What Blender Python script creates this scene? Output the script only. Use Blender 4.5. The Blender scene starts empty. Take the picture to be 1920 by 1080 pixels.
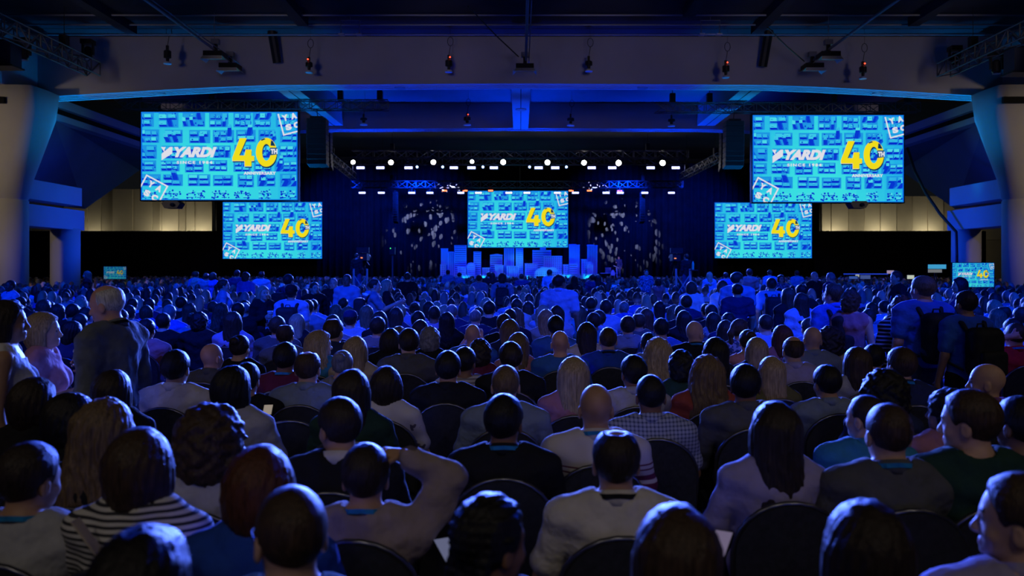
import bpy, bmesh, math, random
import numpy as np
from mathutils import Vector, Matrix, Euler

# ---------------------------------------------------------------- camera, world, large lights, exposure
SC = bpy.context.scene
COL = SC.collection
F, VX, VY, HC = 1500.0, 975.0, 505.0, 1.79          # focal length in px, vanishing point, camera height
PI = math.pi

cam_d = bpy.data.cameras.new('camera')
cam = bpy.data.objects.new('camera', cam_d)
COL.objects.link(cam)
cam.location = (0, 0, HC)
cam.rotation_euler = (PI / 2, 0, 0)
cam_d.sensor_width = 36.0
cam_d.lens = F / 1920 * 36
cam_d.shift_x = (960 - VX) / 1920
cam_d.shift_y = (VY - 540) / 1920
cam_d.clip_end = 300
cam_d.dof.use_dof = True
cam_d.dof.focus_distance = 9.0
cam_d.dof.aperture_fstop = 2.4
SC.camera = cam

w = bpy.data.worlds.new('world')
SC.world = w
w.use_nodes = True
w.node_tree.nodes['Background'].inputs[0].default_value = (0.8, 0.87, 1.0, 1)
w.node_tree.nodes['Background'].inputs[1].default_value = 0.005
SC.view_settings.view_transform = 'Standard'
SC.view_settings.look = 'None'
SC.view_settings.exposure = 0.0
SC.view_settings.gamma = 1.0
SC.view_settings.use_curve_mapping = False
SC.cycles.max_bounces = 4
SC.cycles.diffuse_bounces = 2
SC.cycles.glossy_bounces = 2
SC.cycles.transmission_bounces = 2
SC.cycles.caustics_reflective = False
SC.cycles.caustics_refractive = False
SC.cycles.sample_clamp_indirect = 3.0
SC.cycles.use_denoising = True


def light(name, kind, loc, power, color, target=None, size=0.2, angle=60, blend=0.6, parent=None):
    d = bpy.data.lights.new(name, kind)
    d.energy = power
    d.color = color
    if kind == 'AREA':
        d.shape = 'DISK'
        d.size = size
    else:
        d.shadow_soft_size = size
    if kind == 'SPOT':
        d.spot_size = math.radians(angle)
        d.spot_blend = blend
    o = bpy.data.objects.new(name, d)
    COL.objects.link(o)
    o.location = loc
    if target is not None:
        o.rotation_euler = (Vector(target) - Vector(loc)).to_track_quat('-Z', 'Y').to_euler()
    if parent:
        o.parent = parent
    return o


BLUE = (0.0005, 0.042, 1.0)
CYAN = (0.0, 0.30, 1.0)
VIOLET = (0.22, 0.24, 1.0)
WARM = (1.0, 0.80, 0.60)
NEUT = (1.0, 0.88, 0.80)
# dimmed house lights over the rear of the hall, then added fill on the fascia
for x in (-5, 0, 5):
    light('house_downlight', 'SPOT', (x, -5.5, 8.6), 185, (1.0, 0.88, 0.72), (x * 0.5, 3.1, 1.0), 0.5, 46, 1.0)
for s in (-1, 1):
    light('house_side_light', 'SPOT', (s * 24, 16, 6.5), 2100, (1.0, 0.80, 0.52), (s * 21.0, 31, 4.6), 0.4, 50, 0.9)
    light('aisle_warm_light', 'SPOT', (s * 9, 0.5, 8.8), 110, WARM, (s * 4.0, 5.5, 1.0), 0.4, 50, 0.9)
for x in (-15, -9, -3, 3, 9, 15):  # unseen fill lamps, added to warm the face of the front beam
    light('fascia_fill_light', 'SPOT', (x, 23.0, 8.4), 150, (1.0, 0.88, 0.78), (x, 32.0, 10.4), 0.5, 54, 1.0)
# blue overhead wash on the middle and far seating
for x in (-12, -4, 4, 12):
    light('audience_wash', 'SPOT', (x, 3.0, 9.6), 9500, BLUE, (x * 1.1, 14.6, 0.2), 0.3, 52, 0.9)
    light('audience_wash', 'SPOT', (x * 0.9, 21.0, 9.4), 6800, BLUE, (x * 0.97, 29.0, 0.3), 0.3, 80, 0.8)
    light('audience_wash', 'SPOT', (x * 1.1, 38.0, 9.0), 5600, BLUE, (x * 1.2, 46.0, 0.3), 0.3, 84, 0.8)
# back light from the front trusses: the rims of heads and shoulders
for x in (-13, -5, 5, 13):
    light('truss_backlight', 'SPOT', (x * 0.75, 54.5, 8.3), 150000, (0.09, 0.17, 1.0), (x * 0.4, 3.4, 1.1), 0.25, 21, 1.0)
    light('truss_backlight', 'SPOT', (x, 31.0, 8.4), 5200, (0.005, 0.06, 1.0), (x * 0.8, 13.0, 1.0), 0.25, 66, 0.9)
# uplight on the beam undersides and ribs, from behind the front face
for i in range(-6, 7):
    light('beam_uplight', 'SPOT', (i * 3.0, 33.3, 2.4), 2300, BLUE if abs(i) < 3 else CYAN, (i * 3.0, 32.55, 9.2), 0.2, 38, 1.0)
for x in (-8, 0, 8):
    light('beam_uplight', 'SPOT', (x, 44.6, 4.8), 3200, BLUE, (x, 43.5, 9.4), 0.3, 100, 1.0)
light('rib_uplight', 'SPOT', (0, 38.5, 3.0), 3000, BLUE, (0, 38.5, 9.3), 0.3, 75, 1.0)
for s in (-1, 1):
    light('rib_uplight', 'SPOT', (s * 9.9, 35.5, 3.4), 1700, CYAN, (s * 9.9, 37.5, 9.3), 0.3, 60, 1.0)
    light('column_uplight', 'SPOT', (s * 14.5, 34.8, 3.0), 800, BLUE, (s * 20, 33.8, 4.4), 0.3, 75, 0.9)
    light('column_uplight', 'SPOT', (s * 14.0, 31.5, 6.0), 260, CYAN, (s * 19.4, 30.6, 8.4), 0.3, 60, 0.9)
    light('bay_uplight', 'SPOT', (s * 14.0, 40.0, 4.4), 260, BLUE, (s * 22, 41.0, 7.2), 0.3, 110, 0.9)
# warm lamps behind the low drape on the far wall
for x in (-36, -30, -27, 26.5, 30.5, 34.5):
    light('wall_lamp', 'POINT', (x, 66.9, 4.4), 100 if x != -36 else 40, (1.0, 0.90, 0.64), None, 0.2)
# stage wash, and added blue lamps on the drape
for x in (-6, -2, 2, 6):
    light('stage_wash', 'SPOT', (x, 54.5, 8.6), 4200, (0.0, 0.014, 1.0), (x, 63.0, 2.0), 0.2, 45, 0.8)
light('stage_cyan', 'SPOT', (-1.0, 56.0, 7.6), 900, (0.05, 0.75, 1.0), (-0.1, 63.4, 2.4), 0.1, 9, 0.8)
for x in (-14, -8, 8, 14):  # added lamps: their blue tint on the drape stands in for stage haze
    light('drape_haze_fill', 'SPOT', (x, 58.0, 8.8), 6000, BLUE, (x, 66.0, 6.0), 0.2, 70, 0.8)
light('presenter_spot', 'SPOT', (6.0, 52.0, 8.0), 3500, (0.6, 0.5, 1.0), (7.6, 62.6, 2.0), 0.1, 8, 0.7)


def P(px, py, d):
    return Vector(((px - VX) / F * d, d, HC + (VY - py) / F * d))


# ---------------------------------------------------------------- helpers: materials
MATS = {}


def nodes_of(name):
    m = bpy.data.materials.new(name)
    m.use_nodes = True
    nt = m.node_tree
    return m, nt, nt.nodes['Principled BSDF']


def surf(name, col, rough=0.7, metal=0.0, noise=0.0, nscale=8.0, bump=0.0, bscale=60.0, spec=0.3, stretch=None, bdist=0.01):
    if name in MATS:
        return MATS[name]
    m, nt, b = nodes_of(name)
    b.inputs['Roughness'].default_value = rough
    b.inputs['Metallic'].default_value = metal
    b.inputs['Specular IOR Level'].default_value = spec
    tc = nt.nodes.new('ShaderNodeTexCoord')
    mp = nt.nodes.new('ShaderNodeMapping')
    nt.links.new(tc.outputs['Object'], mp.inputs[0])
    if stretch:
        mp.inputs['Scale'].default_value = stretch
    n = nt.nodes.new('ShaderNodeTexNoise')
    n.inputs['Scale'].default_value = nscale
    n.inputs['Detail'].default_value = 4
    nt.links.new(mp.outputs[0], n.inputs['Vector'])
    r = nt.nodes.new('ShaderNodeValToRGB')
    c = np.array(col)
    r.color_ramp.elements[0].position = 0.3
    r.color_ramp.elements[1].position = 0.7
    r.color_ramp.elements[0].color = (*np.clip(c * (1 - noise), 0, 1), 1)
    r.color_ramp.elements[1].color = (*np.clip(c * (1 + noise), 0, 1), 1)
    nt.links.new(n.outputs['Fac'], r.inputs[0])
    nt.links.new(r.outputs[0], b.inputs['Base Color'])
    if bump > 0:
        n2 = nt.nodes.new('ShaderNodeTexNoise')
        n2.inputs['Scale'].default_value = bscale
        nt.links.new(mp.outputs[0], n2.inputs['Vector'])
        bp = nt.nodes.new('ShaderNodeBump')
        bp.inputs['Strength'].default_value = bump
        bp.inputs['Distance'].default_value = bdist
        nt.links.new(n2.outputs['Fac'], bp.inputs['Height'])
        nt.links.new(bp.outputs[0], b.inputs['Normal'])
    MATS[name] = m
    return m


def glow(name, col, strength):
    if name in MATS:
        return MATS[name]
    m, nt, b = nodes_of(name)
    b.inputs['Base Color'].default_value = (0.02, 0.02, 0.02, 1)
    b.inputs['Emission Color'].default_value = (*col, 1)
    b.inputs['Emission Strength'].default_value = strength
    MATS[name] = m
    return m


def glow_attr(name, strength):
    if name in MATS:
        return MATS[name]
    m, nt, b = nodes_of(name)
    b.inputs['Base Color'].default_value = (0, 0, 0, 1)
    b.inputs['Roughness'].default_value = 0.6
    b.inputs['Specular IOR Level'].default_value = 0.05
    a = nt.nodes.new('ShaderNodeAttribute')
    a.attribute_name = 'Col'
    nt.links.new(a.outputs['Color'], b.inputs['Emission Color'])
    b.inputs['Emission Strength'].default_value = strength
    MATS[name] = m
    return m


def mixpat(name, c1, c2, build, rough=0.85):
    """a cloth with a two-colour woven or printed pattern; build(nt, objcoord) returns a 0..1 socket"""
    if name in MATS:
        return MATS[name]
    m, nt, b = nodes_of(name)
    b.inputs['Roughness'].default_value = rough
    b.inputs['Specular IOR Level'].default_value = 0.15
    tc = nt.nodes.new('ShaderNodeTexCoord')
    fac = build(nt, tc.outputs['Object'])
    mx = nt.nodes.new('ShaderNodeMix')
    mx.data_type = 'RGBA'
    mx.inputs[6].default_value = (*c1, 1)
    mx.inputs[7].default_value = (*c2, 1)
    nt.links.new(fac, mx.inputs[0])
    nt.links.new(mx.outputs[2], b.inputs['Base Color'])
    MATS[name] = m
    return m


def mathn(nt, op, a, b=None):
    n = nt.nodes.new('ShaderNodeMath')
    n.operation = op
    for i, v in enumerate((a, b)):
        if v is None:
            continue
        if isinstance(v, (int, float)):
            n.inputs[i].default_value = v
        else:
            nt.links.new(v, n.inputs[i])
    return n.outputs[0]


def stripes_z(period, duty):
    def f(nt, co):
        s = nt.nodes.new('ShaderNodeSeparateXYZ')
        nt.links.new(co, s.inputs[0])
        return mathn(nt, 'LESS_THAN', mathn(nt, 'FRACT', mathn(nt, 'MULTIPLY', s.outputs[2], 1 / period)), duty)
    return f


def bands_z(bands):
    def f(nt, co):
        s = nt.nodes.new('ShaderNodeSeparateXYZ')
        nt.links.new(co, s.inputs[0])
        acc = None
        for lo, hi in bands:
            t = mathn(nt, 'MULTIPLY', mathn(nt, 'GREATER_THAN', s.outputs[2], lo), mathn(nt, 'LESS_THAN', s.outputs[2], hi))
            acc = t if acc is None else mathn(nt, 'MAXIMUM', acc, t)
        return acc
    return f


def checks(period):
    def f(nt, co):
        s = nt.nodes.new('ShaderNodeSeparateXYZ')
        nt.links.new(co, s.inputs[0])
        a = mathn(nt, 'LESS_THAN', mathn(nt, 'FRACT', mathn(nt, 'MULTIPLY', s.outputs[2], 1 / period)), 0.4)
        b = mathn(nt, 'LESS_THAN', mathn(nt, 'FRACT', mathn(nt, 'MULTIPLY', s.outputs[0], 1 / period)), 0.4)
        return mathn(nt, 'MULTIPLY', mathn(nt, 'ADD', a, b), 0.5)
    return f


def spots(scale, thr):
    def f(nt, co):
        v = nt.nodes.new('ShaderNodeTexNoise')
        v.inputs['Scale'].default_value = scale
        nt.links.new(co, v.inputs['Vector'])
        return mathn(nt, 'GREATER_THAN', v.outputs['Fac'], thr)
    return f


# ---------------------------------------------------------------- helpers: meshes and objects
class MB:
    def __init__(s):
        s.v, s.f = [], []

    def add(s, vs, fs):
        b = len(s.v)
        s.v += [tuple(q) for q in vs]
        s.f += [tuple(b + i for i in q) for q in fs]
        return s

    def box(s, lo, hi, M=None):
        vs = [Vector((x, y, z)) for z in (lo[2], hi[2]) for y in (lo[1], hi[1]) for x in (lo[0], hi[0])]
        if M:
            vs = [M @ q for q in vs]
        return s.add(vs, [(0, 2, 3, 1), (4, 5, 7, 6), (0, 1, 5, 4), (2, 6, 7, 3), (0, 4, 6, 2), (1, 3, 7, 5)])

    def bar(s, a, b, wx, wz):
        a, b = Vector(a), Vector(b)
        d = (b - a).normalized()
        up = Vector((0, 0, 1)) if abs(d.z) < 0.95 else Vector((0, 1, 0))
        x = d.cross(up).normalized() * wx / 2
        y = x.cross(d).normalized() * wz / 2
        vs = [p + i * x + j * y for p in (a, b) for i, j in ((-1, -1), (1, -1), (1, 1), (-1, 1))]
        return s.add(vs, [(0, 1, 2, 3), (7, 6, 5, 4), (0, 4, 5, 1), (1, 5, 6, 2), (2, 6, 7, 3), (3, 7, 4, 0)])

    def tube(s, pts, r, n=8, caps=True):
        pts = [Vector(p) for p in pts]
        rs = r if isinstance(r, (list, tuple)) else [r] * len(pts)
        rings = []
        prev = None
        for i, p in enumerate(pts):
            t = (pts[min(i + 1, len(pts) - 1)] - pts[max(i - 1, 0)]).normalized()
            if prev is None:
                up = Vector((0, 0, 1)) if abs(t.z) < 0.9 else Vector((1, 0, 0))
                x = t.cross(up).normalized()
            else:
                x = (prev - t * prev.dot(t)).normalized()
            prev = x
            y = t.cross(x)
            rings.append([p + (x * math.cos(2 * PI * k / n) + y * math.sin(2 * PI * k / n)) * rs[i] for k in range(n)])
        vs = [q for R in rings for q in R]
        fs = [(i * n + k, i * n + (k + 1) % n, (i + 1) * n + (k + 1) % n, (i + 1) * n + k) for i in range(len(pts) - 1) for k in range(n)]
        if caps:
            fs += [tuple(range(n))[::-1], tuple((len(pts) - 1) * n + k for k in range(n))]
        return s.add(vs, fs)

    def lathe(s, prof, n=16, M=None, caps=True):
        vs = [Vector((r * math.cos(2 * PI * k / n), r * math.sin(2 * PI * k / n), z)) for r, z in prof for k in range(n)]
        if M:
            vs = [M @ q for q in vs]
        fs = [(i * n + k, i * n + (k + 1) % n, (i + 1) * n + (k + 1) % n, (i + 1) * n + k) for i in range(len(prof) - 1) for k in range(n)]
        if caps:
            fs += [tuple(range(n))[::-1], tuple((len(prof) - 1) * n + k for k in range(n))]
        return s.add(vs, fs)

    def prism(s, poly, d0, d1, axis='y'):
        n = len(poly)
        def m(a, b, t):
            return (a, t, b) if axis == 'y' else ((t, a, b) if axis == 'x' else (a, b, t))
        vs = [m(a, b, d0) for a, b in poly] + [m(a, b, d1) for a, b in poly]
        fs = [tuple(range(n)), tuple(range(n, 2 * n))[::-1]] + [(i, n + i, n + (i + 1) % n, (i + 1) % n) for i in range(n)]
        return s.add(vs, fs)

    def mesh(s, name='mesh', smooth=False):
        me = bpy.data.meshes.new(name)
        me.from_pydata(s.v, [], s.f)
        bm = bmesh.new()
        bm.from_mesh(me)
        bmesh.ops.recalc_face_normals(bm, faces=bm.faces)
        bm.to_mesh(me)
        bm.free()
        if smooth:
            me.polygons.foreach_set('use_smooth', [True] * len(me.polygons))
        return me


def obj(name, me, mat=None, parent=None, loc=None, M=None):
    if isinstance(me, MB):
        me = me.mesh(name)
    o = bpy.data.objects.new(name, me)
    COL.objects.link(o)
    if mat is not None:
        if len(me.materials) == 0:
            me.materials.append(mat)
        if me.materials[0] != mat:
            o.material_slots[0].link = 'OBJECT'
            o.material_slots[0].material = mat
    if parent:
        o.parent = parent
    if loc is not None:
        o.location = loc
    if M is not None:
        o.matrix_local = M
    return o


def tag(o, label, cat, group=None):
    o['label'] = label
    o['category'] = cat
    if group:
        o['group'] = group
    return o


def thing(name, label, cat, loc=(0, 0, 0), rz=0, group=None, scale=None):
    o = bpy.data.objects.new(name, None)
    COL.objects.link(o)
    o.location = loc
    o.rotation_euler = (0, 0, rz)
    if scale:
        o.scale = scale
    o.empty_display_size = 0.1
    return tag(o, label, cat, group)


def struct(name, me, mat, label=None, parent=None):
    o = obj(name, me, mat, parent)
    if parent is None:
        o['kind'] = 'structure'
        if label:
            o['label'] = label
            o['category'] = name.split('_')[0]
    return o
# ---------------------------------------------------------------- the hall
random.seed(4)
m_floor = surf('floor_carpet', (0.03, 0.03, 0.045), 0.95, noise=0.4, nscale=3, bump=0.3, bscale=90)
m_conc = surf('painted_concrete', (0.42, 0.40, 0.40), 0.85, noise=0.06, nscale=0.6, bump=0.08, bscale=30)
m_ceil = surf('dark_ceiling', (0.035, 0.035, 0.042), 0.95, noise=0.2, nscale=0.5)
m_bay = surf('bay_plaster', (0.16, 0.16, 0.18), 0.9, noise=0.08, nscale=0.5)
m_black = surf('black_drape', (0.012, 0.012, 0.014), 0.95, noise=0.3, nscale=2)
m_cream = surf('cream_wall', (0.55, 0.49, 0.36), 0.8, noise=0.05, nscale=1)
m_cream2 = surf('beige_wall', (0.42, 0.37, 0.27), 0.8, noise=0.05, nscale=1)
m_dark = surf('black_metal', (0.018, 0.018, 0.02), 0.45, metal=0.2)
m_alu = surf('dark_truss', (0.10, 0.10, 0.12), 0.45, metal=0.6)
m_rig = surf('grey_pipe', (0.22, 0.22, 0.25), 0.5, metal=0.3)
m_slot = surf('slot_black', (0.006, 0.006, 0.006), 0.95)

struct('floor', MB().box((-46, -9, -0.2), (46, 72, 0)), m_floor, 'dark carpet of the convention hall')
struct('ceiling', MB().box((-46, -9, 11.1), (46, 32, 11.4)), m_ceil, 'black ceiling over the seating')
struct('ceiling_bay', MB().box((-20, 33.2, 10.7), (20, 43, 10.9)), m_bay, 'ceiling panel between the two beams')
struct('ceiling_stage', MB().box((-46, 44, 11.0), (46, 72, 11.3)), m_ceil, 'black ceiling above the stage')
struct('wall_rear', MB().box((-46, -9.3, 0), (46, -9, 11.1)), m_black, 'rear wall of the hall')
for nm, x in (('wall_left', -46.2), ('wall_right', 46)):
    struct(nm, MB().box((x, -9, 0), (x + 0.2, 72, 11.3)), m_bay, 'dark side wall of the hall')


def roof_beam(name, y0, y1, zc, ze, ztop, label):
    K = [(0.0, 0.0), (9.9, 0.11), (12.2, 0.27), (14.4, 0.48), (19.3, 1.0)]      # slightly arched underside
    sof = [(x, zc - (zc - ze) * t) for x, t in K]
    poly = [(-x, z) for x, z in sof[::-1]] + sof[1:] + [(19.3, ztop), (-19.3, ztop)]
    o = struct(name, MB().prism(poly, y0, y1), m_conc, label)
    # raised reveal ribs along the soffit
    for s in (-1, 1):
        for t in (0.25, 0.5, 0.75):
            y = y0 + (y1 - y0) * t
            m = MB()
            for (xa, za), (xb, zb) in zip(sof[:-1], sof[1:]):
                m.bar((xa * s, y, za - 0.005), (xb * s, y, zb - 0.005), 0.1, 0.05)
            obj('soffit_strip', m, m_conc, o)
    return o


b1 = roof_beam('beam_front', 32.0, 33.0, 9.22, 8.68, 11.1, 'wide grey roof beam with blue-lit underside nearest the seats')
b2 = roof_beam('beam_back', 43.0, 43.9, 9.38, 8.85, 11.0, 'second roof beam above the stage end, lit blue')
for px in (300, 750, 1205, 1645):
    x = (px - VX) / F * 32.5
    z = 9.22 - 0.54 * np.interp(abs(x), (0, 9.9, 12.2, 14.4, 19.3), (0, 0.11, 0.27, 0.48, 1.0))
    obj('recessed_downlight', MB().lathe([(0.22, -0.05), (0.24, 0.03)], 16, Matrix.Translation((x, 32.5, z))), m_rig, b1)
for px in (803, 1148):
    x = (px - VX) / F * 43.5
    obj('recessed_downlight', MB().lathe([(0.22, -0.05), (0.24, 0.03)], 16, Matrix.Translation((x, 43.5, 9.36))), m_rig, b2)
for nm, x0, x1, z in (('beam_rib_centre', -0.36, 0.44, 9.30), ('beam_rib_left', -10.45, -9.5, 9.5), ('beam_rib_right', 9.5, 10.45, 9.5)):
    o = struct(nm, MB().box((x0, 33.0, z), (x1, 43.0, 10.7)), m_conc, {'c': 'central', 'l': 'left-hand', 'r': 'right-hand'}[nm[9]] + ' rib running between the two roof beams')
    obj('joint', MB().box(((x0 + x1) / 2 - 0.015, 33.0, z - 0.012), ((x0 + x1) / 2 + 0.015, 43.0, z + 0.01)), m_slot, o)
    obj('recessed_downlight', MB().lathe([(0.25, -0.05), (0.27, 0.03)], 16, Matrix.Translation(((x0 + x1) / 2, 37.5, z))), m_rig, o)

# side beams along the hall, with a slot, and the sloping soffits under them
for s, side in ((-1, 'left'), (1, 'right')):
    X = 19.3 * s
    o = struct('beam_side_' + side, MB().box((min(X, X + s * 1.0), 33.0, 8.58), (max(X, X + s * 1.0), 48.0, 8.95)).box((min(X, X + s * 1.0), 33.0, 8.02), (max(X, X + s * 1.0), 48.0, 8.28)), m_conc, f'{side}-hand side beam with a dark slot beyond the column')
    obj('slot', MB().box((min(X + s * 0.25, X + s * 0.9), 33.0, 8.28), (max(X + s * 0.25, X + s * 0.9), 48.0, 8.58)), m_slot, o)
    struct('beam_near_' + side, MB().box((min(X, X + s * 1.2), 12.0, 8.72), (max(X, X + s * 1.2), 32.0, 11.1)), m_conc, f'{side}-hand side beam running back over the seats')
    A, B, C, D, E = [Vector((s * a, b, c)) for a, b, c in ((19.35, 33.2, 8.05), (19.35, 48, 8.05), (23, 48.4, 7.8), (23, 42.3, 4.98), (23, 35.6, 4.9))]
    up = Vector((s * 0.2, 0, 0.25))
    vs = [A, B, C, D, E] + [q + up for q in (A, B, C, D, E)]
    fs = [(0, 1, 2), (0, 2, 3), (0, 3, 4), (5, 7, 6), (5, 8, 7), (5, 9, 8)] + [(i, (i + 1) % 5, (i + 1) % 5 + 5, i + 5) for i in range(5)]
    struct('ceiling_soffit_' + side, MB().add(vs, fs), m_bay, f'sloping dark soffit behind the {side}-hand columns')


def column(name, cx, cy, flare, label, inward):
    ringsN = 24
    def ring(x, y, r, z, sq):
        out = []
        for k in range(ringsN):
            a = 2 * PI * k / ringsN
            c, si = math.cos(a), math.sin(a)
            q = max(abs(c), abs(si)) ** sq
            out.append((x + r * c / q, y + r * si / q, z))
        return out
    if flare:
        R = [ring(cx, cy, 0.6, 0, 0), ring(cx, cy, 0.6, 4.44, 0), ring(cx, cy, 0.57, 4.46, 0), ring(cx, cy, 0.57, 4.5, 0), ring(cx, cy, 0.6, 4.52, 0),
             ring(cx + inward * 0.08, cy, 0.68, 5.3, 0.1), ring(cx + inward * 0.25, cy, 0.86, 6.5, 0.3), ring(cx + inward * 0.42, cy, 1.0, 7.7, 0.5), ring(cx + inward * 0.38, cy, 1.02, 8.72, 0.8)]
    else:
        R = [ring(cx, cy, 0.58, 0, 0), ring(cx, cy, 0.58, 3.55, 0)]
    n = ringsN
    vs = [q for r in R for q in r]
    fs = [(i * n + k, i * n + (k + 1) % n, (i + 1) * n + (k + 1) % n, (i + 1) * n + k) for i in range(len(R) - 1) for k in range(n)]
    fs += [tuple(range(n))[::-1], tuple((len(R) - 1) * n + k for k in range(n))]
    me = MB().add(vs, fs).mesh(name)
    me.polygons.foreach_set('use_smooth', [len(p.vertices) == 4 for p in me.polygons])
    return struct(name, me, m_conc, label)


for s, cx, side in ((-1, -19.72, 'left'), (1, 19.35, 'right')):
    column('column_front_' + side, cx, 31.0, True, f'tall flared concrete column at the {side} edge', -s)
    column('column_rear_' + side, cx, 34.7, False, f'shorter round column behind the {side} flared column', -s)
    xi = cx - s * 0.5
    xo = cx + s * 0.5
    o = struct('beam_link_' + side, MB().box((min(xi, xo), 31.2, 3.5), (max(xi, xo), 35.3, 4.36)), m_conc, f'lower link beam between the {side} columns')
    o = struct('beam_link_upper_' + side, MB().box((min(xi, xo), 31.2, 4.56), (max(xi, xo), 35.1, 5.34)), m_conc, f'upper link beam between the {side} columns')

# slotted panels on the capitals
for s, cx in ((-1, -19.72), (1, 19.35)):
    o = struct('trim_1' if s < 0 else 'trim_2', MB().box((cx - 1.3, 29.85, 8.0), (cx + 0.15 * -s + 0.3, 29.98, 8.24)), m_slot, 'dark slot on the flared column head')

# far wall above the low drape: panels
def far_wall(side, xs, y, z0, z1):
    s = struct('wall_back_' + side, MB().box((xs[0], y + 0.1, 0), (xs[-1], y + 0.3, z1)), m_cream2, f'cream panelled back wall above the black drape on the {side}')
    for i in range(len(xs) - 1):
        off = (0.0, 0.1, 0.04)[i % 3]
        obj('wall_panel', MB().box((xs[i] + 0.015, y - off, z0), (xs[i + 1] - 0.015, y + 0.1, z1)), (m_cream, m_cream2, m_cream)[(i * 2 + (side == 'left')) % 3], s)
d = 68.0
far_wall('left', [(p - VX) / F * d for p in (60, 120, 165, 190, 212, 250, 286, 300, 304, 335, 350, 366, 398)], d, 4.3, 8.6)
far_wall('right', [(p - VX) / F * d for p in (1541, 1558, 1590, 1620, 1650, 1680, 1710, 1739, 1768, 1790, 1840, 1890)], d, 4.3, 8.0)


def drape(name, x0, x1, y, z0, z1, label, amp=0.09, per=0.42):
    n = int((x1 - x0) / per * 6)
    vs, fs = [], []
    for i in range(n + 1):
        x = x0 + (x1 - x0) * i / n
        yy = y + amp * math.sin(2 * PI * (x - x0) / per + 1.3 * math.sin(x * 0.7))
        vs += [(x, yy, z0), (x, yy, z1), (x, yy + 0.02, z1), (x, yy + 0.02, z0)]
    for i in range(n):
        for k in range(4):
            fs.append((i * 4 + k, (i + 1) * 4 + k, (i + 1) * 4 + (k + 1) % 4, i * 4 + (k + 1) % 4))
    me = MB().add(vs, fs).mesh(name)
    me.polygons.foreach_set('use_smooth', [True] * len(me.polygons))
    return tag(obj(name, me, m_black), label, 'drape')


drape('low_drape', -41, -24.6, 66.0, 0.02, 4.96, 'low black drape under the cream wall, left of the stage')
drape('low_drape', 24.2, 38.5, 66.0, 0.02, 4.96, 'low black drape under the cream wall, right of the stage')
drape('tall_drape', -25.4, -0.02, 66.4, 0.02, 10.6, 'tall black pleated drape behind the left half of the stage', 0.12, 0.55)
drape('tall_drape', 0.02, 25.0, 66.4, 0.02, 10.6, 'tall black pleated drape behind the right half of the stage', 0.12, 0.55)


# gobo breakup projected onto the tall drape: two lamps with a patterned slide
def gobo(name, loc, target, power, seed):
    o = light(name, 'SPOT', loc, power, (0.75, 0.78, 1.0), target, 0.01, 30, 0.5)
    o.data.use_nodes = True
    nt = o.data.node_tree
    em = nt.nodes['Emission']
    em.inputs['Color'].default_value = (0.72, 0.78, 1.0, 1)
    tc = nt.nodes.new('ShaderNodeTexCoord')
    sp = nt.nodes.new('ShaderNodeSeparateXYZ')
    nt.links.new(tc.outputs['Normal'], sp.inputs[0])
    cb = nt.nodes.new('ShaderNodeCombineXYZ')
    nt.links.new(mathn(nt, 'DIVIDE', sp.outputs[0], sp.outputs[2]), cb.inputs[0])
    nt.links.new(mathn(nt, 'MULTIPLY', mathn(nt, 'DIVIDE', sp.outputs[1], sp.outputs[2]), 0.6), cb.inputs[1])
    cb.inputs[2].default_value = seed
    v = nt.nodes.new('ShaderNodeTexVoronoi')
    v.inputs['Scale'].default_value = 30
    nt.links.new(cb.outputs[0], v.inputs['Vector'])
    n = nt.nodes.new('ShaderNodeTexNoise')
    n.inputs['Scale'].default_value = 6
    nt.links.new(cb.outputs[0], n.inputs['Vector'])
    thr = mathn(nt, 'MULTIPLY', mathn(nt, 'SUBTRACT', n.outputs['Fac'], 0.18), 1.0)
    k = mathn(nt, 'LESS_THAN', v.outputs['Distance'], thr)
    nt.links.new(k, em.inputs['Strength'])


gobo('gobo_lamp', (-4.0, 57.0, 9.0), (-7.9, 66.4, 4.9), 60000, 1.0)
gobo('gobo_lamp', (4.0, 57.0, 9.0), (8.4, 66.4, 4.9), 60000, 2.0)

# stage
m_stage = surf('stage_black', (0.02, 0.02, 0.025), 0.5)
st = thing('stage', 'long black stage platform under the skyline set', 'stage', (0, 63, 0))
obj('deck', MB().box((-10.5, -2.6, 0.95), (10.5, 2.6, 1.05)), m_stage, st)
obj('skirt', MB().box((-10.4, -2.5, 0), (10.4, 2.5, 0.95)), m_black, st)
# ---------------------------------------------------------------- video screens
def text_mesh(body, size, bold=0.0, shear=0.0, spacing=1.0):
    c = bpy.data.curves.new('t', 'FONT')
    c.body = body
    c.size = size
    c.offset = bold
    c.shear = shear
    c.space_character = spacing
    c.align_x = 'LEFT'
    c.resolution_u = 4
    o = bpy.data.objects.new('t', c)
    COL.objects.link(o)
    dg = bpy.context.evaluated_depsgraph_get()
    me = bpy.data.meshes.new_from_object(o.evaluated_get(dg))
    vs = [(v.co.x, v.co.y) for v in me.vertices]
    fs = [tuple(p.vertices) for p in me.polygons]
    bpy.data.objects.remove(o)
    bpy.data.meshes.remove(me)
    return np.array(vs), fs


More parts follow.
